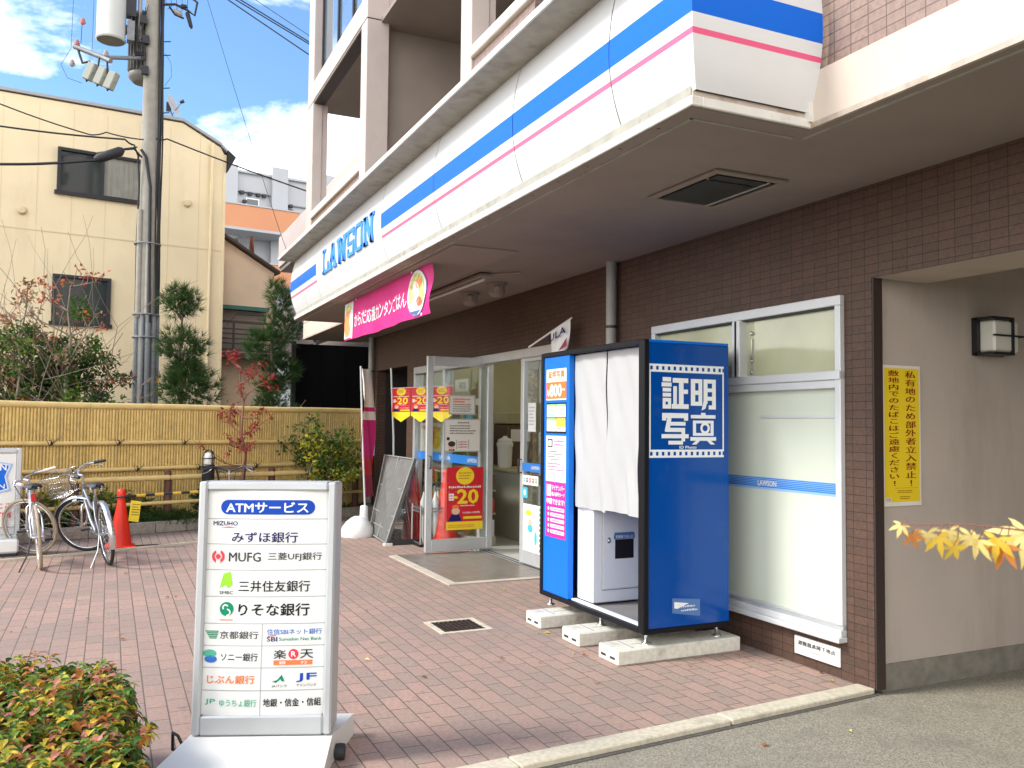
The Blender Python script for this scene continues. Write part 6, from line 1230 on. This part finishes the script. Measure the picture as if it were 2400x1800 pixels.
clump_shrub('shrub', 'low bright green shrub just above the bamboo fence', 'shrub', (-.35, 14.4, .1), 2.0, .8, .5, 1500, .10, .05, ['lf_green', 'lf_light', 'lf_mid'], 14, clumps=16)
clump_shrub('shrub', 'small olive shrub between the pine and the red maple', 'shrub', (1.95, 14.9, .1), 2.0, .5, .5, 800, .10, .04, ['lf_mid', 'lf_green', 'lf_tan'], 15, clumps=14, bare=1)
def autumn_tree(label, base, h, spread, mats, seed, n, ln, wd, bark='bark_pale', group=None, split=3, keep=.8, lean=(0, 0), rad=.09):
    q = random.Random(seed); t = thing('maple_sapling', label, 'tree', base, group); base = V(base); b = MB(); tips = []
    k = 9; pts = [base+V((lean[0]*(i/k)+.03*math.sin(i*2.1), lean[1]*i/k, h*.92*i/k)) for i in range(k+1)]; b.tube(pts, [.024*(1-.8*i/k)*h**.4 for i in range(k+1)], bark, 7)
    for i in range(3, k+1):
        for s_ in range(2):
            a = q.uniform(0, 6.28); d = V((math.cos(a), math.sin(a)*.7, q.uniform(.1, .8))).normalized(); limb(b, q, pts[i], d, spread*(1.15-.75*i/k)*q.uniform(.6, 1.1), .009*h**.3, 1, bark, tips, .5, split, .1)
    b.build('trunk', t); b = MB(); leafy(b, q, tips, n, rad, ln, wd, mats, -.2, keep); b.build('crown', t); return t
autumn_tree('bare branched maple with scattered orange and red leaves left of the pole', (-.60, 14.6, .1), 3.7, 1.0, ['lf_org', 'lf_pink', 'lf_red', 'lf_rust'], 21, 5, .085, .05, keep=.42)
autumn_tree('thin maple with pink and dry leaves at the left edge', (-1.25, 14.7, .1), 3.1, .75, ['lf_pink', 'lf_rust', 'lf_org', 'lf_tan'], 22, 4, .08, .045, keep=.5)
autumn_tree('small twiggy sapling with a few orange leaves in front of the pole', (.42, 14.3, .1), 2.1, .6, ['lf_org', 'lf_gold'], 23, 2, .08, .05, keep=.22)
autumn_tree('slim red maple sapling in the bed in front of the bamboo fence', (1.80, 12.85, .1), 2.35, .62, ['lf_red', 'lf_wine', 'lf_red', 'lf_rust'], 24, 13, .065, .030, bark='twig_red', keep=.75, lean=(-.12, 0), rad=.075)
clump_shrub('shrub', 'loose light green shrub in front of the bamboo fence by the shop corner', 'shrub', (3.0, 13.25, .1), 1.62, 1.05, .6, 2300, .085, .042, ['lf_light', 'lf_green', 'lf_mid', 'lf_yel', 'lf_dark'], 16, clumps=26, bare=1)
# low plants in the bed
for i, (x, y, h, wx, mats_, lb) in enumerate((
    (-1.05, 12.25, .45, .5, ['lf_dark', 'lf_mid', 'lf_brown'], 'dark low plant behind the tan tyred bicycle'), (-.62, 12.35, .52, .6, ['lf_light', 'lf_green', 'lf_yel', 'lf_tan'], 'dry yellowish low plant between the two bicycles'),
    (-.15, 12.6, .5, .55, ['lf_green', 'lf_mid', 'lf_light'], 'bright green low plant behind the silver bicycle'), (.28, 12.85, .48, .5, ['lf_mid', 'lf_green', 'lf_brown'], 'green low plant behind the red cone'),
    (1.35, 13.0, .45, .55, ['lf_mid', 'lf_dark'], 'dark green low plant beside the bollard lamp'), (2.1, 13.2, .4, .6, ['lf_dark', 'lf_mid'], 'dark low plant at the foot of the red sapling'))):
    clump_shrub('low_plant', lb, 'plant', (x, y, .1), h, wx, .4, 900, .075, .034, mats_, 40+i, 'low plants in the bed', stems=4, clumps=10)
q = random.Random(77); b = MB()
t = thing('grass_tuft', 'dense dark green grass tuft spilling over the block edging', 'plant', (.72, 12.75, .1))
for i in range(900):
    p = V((.72+q.gauss(0, .17), 12.72+q.gauss(0, .08), .1)); d = V((q.gauss(0, .6), q.gauss(-.15, .5), 1)).normalized(); ln = q.uniform(.14, .32); s_ = d.orthogonal().normalized()*.006; m1 = p+d*ln*.6; e = p+d*ln+V((d.x*.08, d.y*.08, -.05)); b.add([p-s_, p+s_, m1+s_*.8, m1-s_*.8, e], [(0, 1, 2, 3), (3, 2, 4)], q.choice(('lf_mid', 'needle_l', 'lf_dark')))
b.build('blades', t)
b = MB()
for i in range(2600):
    x = q.uniform(-4.5, 4.1); y = 12.6+.36*(x-.83)+q.uniform(.12, .65); p = V((x, y, .1+.05*q.random())); b.leaf(p, rdir(q, .3), rdir(q, .8), q.uniform(.04, .1), q.uniform(.02, .045), q.choice(('lf_dark', 'lf_mid', 'lf_brown', 'lf_green')))
tag(b.build('ground_cover'), 'small leaves and ground cover on the soil of the planting bed', 'ground cover', kind='stuff')
# ---------------------------------------------------------------- nandina hedge in the near left corner
hg = thing('hedge', 'clipped low nandina hedge with green, yellow and reddish leaves at the near left corner', 'hedge', (-.35, 3.6, 0)); q = random.Random(9)
def hedge_in(p): return p.x < .20-.0*(p.y) and p.y < 4.42-.55*(p.x+.4) and p.z < .43
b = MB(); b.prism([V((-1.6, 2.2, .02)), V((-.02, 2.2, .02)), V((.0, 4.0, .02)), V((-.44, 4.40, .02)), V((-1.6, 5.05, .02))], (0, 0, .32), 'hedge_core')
for i in range(140): p = V((q.uniform(-1.2, .04), q.uniform(2.4, 4.4), 0)); b.tube([p, p+V((q.gauss(0, .04), q.gauss(0, .04), .34))], .004, 'bark', 4) if p.y < 4.42-.55*(p.x+.4) else None
b.build('stems', hg)
b = MB(); n_ = 0
def sprig(p, out, tone):
    """a nandina tip: drooping pointed leaflets round a short stalk"""
    ax = (out+V((0, 0, .55))+rdir(q)*.45).normalized(); a1 = ax.orthogonal().normalized(); a2 = ax.cross(a1); k = q.randint(6, 9); ph = q.random()*6
    for i in range(k):
        a = ph+i*2.4; d = (a1*math.cos(a)+a2*math.sin(a)+ax*(.55-.9*i/k)).normalized(); st = p+ax*(.030*(1-i/k)); mt_ = q.choice(tone); ln = q.uniform(.032, .055); wd = ln*q.uniform(.42, .58)
        side = d.cross(ax); side = side.normalized() if side.length > 1e-4 else d.orthogonal(); nn = side.cross(d); dr = V((0, 0, -1))
        c0 = st; c1 = st+d*ln*.35+nn*ln*.05; c2 = st+d*ln*.70+dr*ln*.10; c3 = st+d*ln+dr*ln*.30; f_ = nn*wd*.16
        b.add([c0, c1+side*wd*.5+f_, c2+side*wd*.40+f_, c3, c2-side*wd*.40+f_, c1-side*wd*.5+f_, c1, c2], [(0, 1, 6), (1, 2, 7, 6), (2, 3, 7), (0, 6, 5), (5, 6, 7, 4), (7, 3, 4)], mt_)
TOPT = ['lf_yel', 'lf_gold', 'lf_light', 'lf_light', 'lf_green', 'lf_light', 'lf_green', 'lf_green', 'lf_org', 'lf_pink']; SIDET = ['lf_green', 'lf_light', 'lf_green', 'lf_mid', 'lf_mid', 'lf_green', 'lf_yel', 'lf_rust']; LOWT = ['lf_mid', 'lf_green', 'lf_dark', 'lf_light']; REDT = ['lf_pink', 'lf_rust', 'lf_org', 'lf_gold', 'lf_yel', 'lf_light']  # golden top tones partly painted for light from above; reddish shoots are real
while n_ < 3300:
    x = q.uniform(-1.35, .07); y = q.uniform(2.35, 4.9)
    if y > 4.42-.55*(x+.4) or y < 2.4: continue
    face = q.random()
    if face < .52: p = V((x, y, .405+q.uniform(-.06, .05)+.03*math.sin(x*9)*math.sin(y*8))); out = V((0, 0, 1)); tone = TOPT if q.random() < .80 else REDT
    elif face < .80: p = V((.05+q.uniform(-.05, .045), q.uniform(2.5, 4.05), q.uniform(.03, .40))); out = V((1, 0, .1)); tone = SIDET
    else:
        x = q.uniform(-1.2, .06); p = V((x, 4.42-.55*(x+.4)-q.uniform(-.03, .06), q.uniform(.05, .40))); out = V((.5, .85, .1)); tone = SIDET
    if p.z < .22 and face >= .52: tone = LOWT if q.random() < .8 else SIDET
    sprig(p, out, tone); n_ += 1
for i in range(26): p = V((q.uniform(.06, .13), q.uniform(2.9, 4.0), q.uniform(.18, .47))); sprig(p, V((.6, 0, .5)), REDT if i % 2 else SIDET)
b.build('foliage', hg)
# ---------------------------------------------------------------- maple branch reaching in from the right
mb_ = thing('maple_branch', 'golden maple branch tip reaching into view in front of the porch wall', 'branch', (1.2, .65, 1.38)); q = random.Random(31)
d0 = V((.785, .68, 1.394)); d1 = V((.92, .62, 1.388)); d2 = V((1.20, .51, 1.42)); d3 = V((1.9, .35, 1.6))
b = MB(); b.tube([d0, (d0+d1)/2+V((0, 0, .004)), d1, d2, d3], [.0006, .0009, .0012, .003, .006], 'twig_red', 6); b.build('twig', mb_)
vr = V((math.cos(.9), -math.sin(.9), 0))
def maple(b, c, ax, nrm, s_, mt_, lobes=(1, .92, .92, .62, .62), curl=.25):
    ax = V(ax).normalized(); nrm = V(nrm).normalized(); sd_ = ax.cross(nrm).normalized(); nn = sd_.cross(ax); c = V(c); angs = (0, .82, -.82, 1.75, -1.75)
    for a, l in zip(angs, lobes):
        d = (ax*math.cos(a)+sd_*math.sin(a)); e = (-ax*math.sin(a)+sd_*math.cos(a)); ln = s_*l; k = [(0, 0), (.30, .13), (.55, .15), (.78, .075), (1, 0)]; vs_ = []
        for t_, w_ in k:
            cen = c+d*ln*t_+nn*(-curl*ln*t_*t_+.03*s_*math.sin(t_*9)); vs_ += [cen+e*ln*w_+nn*.10*ln*w_, cen, cen-e*ln*w_+nn*.10*ln*w_]
        b.add(vs_, [(3*i+j, 3*i+j+1, 3*i+4+j, 3*i+3+j) for i in range(4) for j in range(2)], mt_, True)
DXY = V((.062, .018, -.004)); LV = [(.727, .664, 1.398, .016, 'lf_cream'), (.738, .660, 1.388, .018, 'lf_org'), (.752, .652, 1.390, .022, 'lf_cream'), (.764, .648, 1.386, .024, 'lf_gold'), (.775, .643, 1.392, .020, 'lf_cream'), (.778, .640, 1.375, .022, 'lf_gold'), (.796, .632, 1.387, .025, 'lf_cream'), (.804, .629, 1.382, .027, 'lf_cream'), (.822, .620, 1.384, .028, 'lf_gold'), (.828, .617, 1.376, .030, 'lf_org'), (.850, .607, 1.390, .040, 'lf_cream'), (.866, .60, 1.378, .030, 'lf_light'), (.872, .598, 1.384, .034, 'lf_gold'), (.90, .59, 1.38, .036, 'lf_green')]
for i, (x, y, z, s_, mt_) in enumerate(LV):
    x, y, z = V((x, y, z))+DXY; b = MB(); ax = V((q.uniform(-.5, .5), q.uniform(-.3, .2), -1 if i not in (10,) else -.45))+vr*(-.6 if i in (10,) else q.uniform(-.5, .3)); maple(b, (x, y, z), ax, V((-.75, -.6, .35))+rdir(q)*.45, s_, mt_, curl=q.uniform(.2, .5)); p = V((x, y, z)); b.tube([p, p+V((.004, -.002, .008)), V((x+.006, y-.003, 1.394))], .0006, 'twig_red', 4); b.build('leaf', mb_)
# ---------------------------------------------------------------- fallen leaves
q = random.Random(51); spots = [(3.92, 4.35), (3.72, 4.5), (3.95, 4.02), (3.9, 3.86), (2.6, 4.4), (3.1, 7.2), (3.25, 7.15), (2.9, 5.55), (2.85, 4.95), (2.8, 5.02), (.55, 4.3), (.42, 4.15), (.36, 4.05), (.48, 3.95), (.4, 4.4), (1.9, 7.6), (-.3, 8.8), (.2, 9.3), (.5, 7.9), (-.1, 7.3), (1.8, 3.42), (2.9, 3.3), (3.4, 3.25), (1.5, 5.4), (1.7, 4.9), (2.3, 5.1), (.8, 8.2), (.1, 6.5), (.4, 6.2), (3.3, 4.45)]
for i in range(34): x = q.uniform(-1, 2.4); spots.append((x, 12.2+.36*(x-.83)+q.uniform(-.2, .25)))
for i in range(40): x = q.uniform(-.8, 3.4); spots.append((x, q.uniform(4.2, 10.3)))
b = MB()
for i, (x, y) in enumerate(spots):
    k = .035 if i < 30 else .022; z = .006 if y > 3.55 else -.02; b.leaf((x, y, z), V((q.uniform(-1, 1), q.uniform(-1, 1), .05)), V((q.uniform(-.3, .3), q.uniform(-.3, .3), 1)), k*q.uniform(.8, 1.5), k*q.uniform(.5, .9), q.choice(('lf_gold', 'lf_tan', 'lf_org', 'lf_brown', 'lf_cream')), .3)
tag(b.build('fallen_leaves'), 'scattered dry leaves on the paving and along the kerb', 'leaves', kind='stuff')
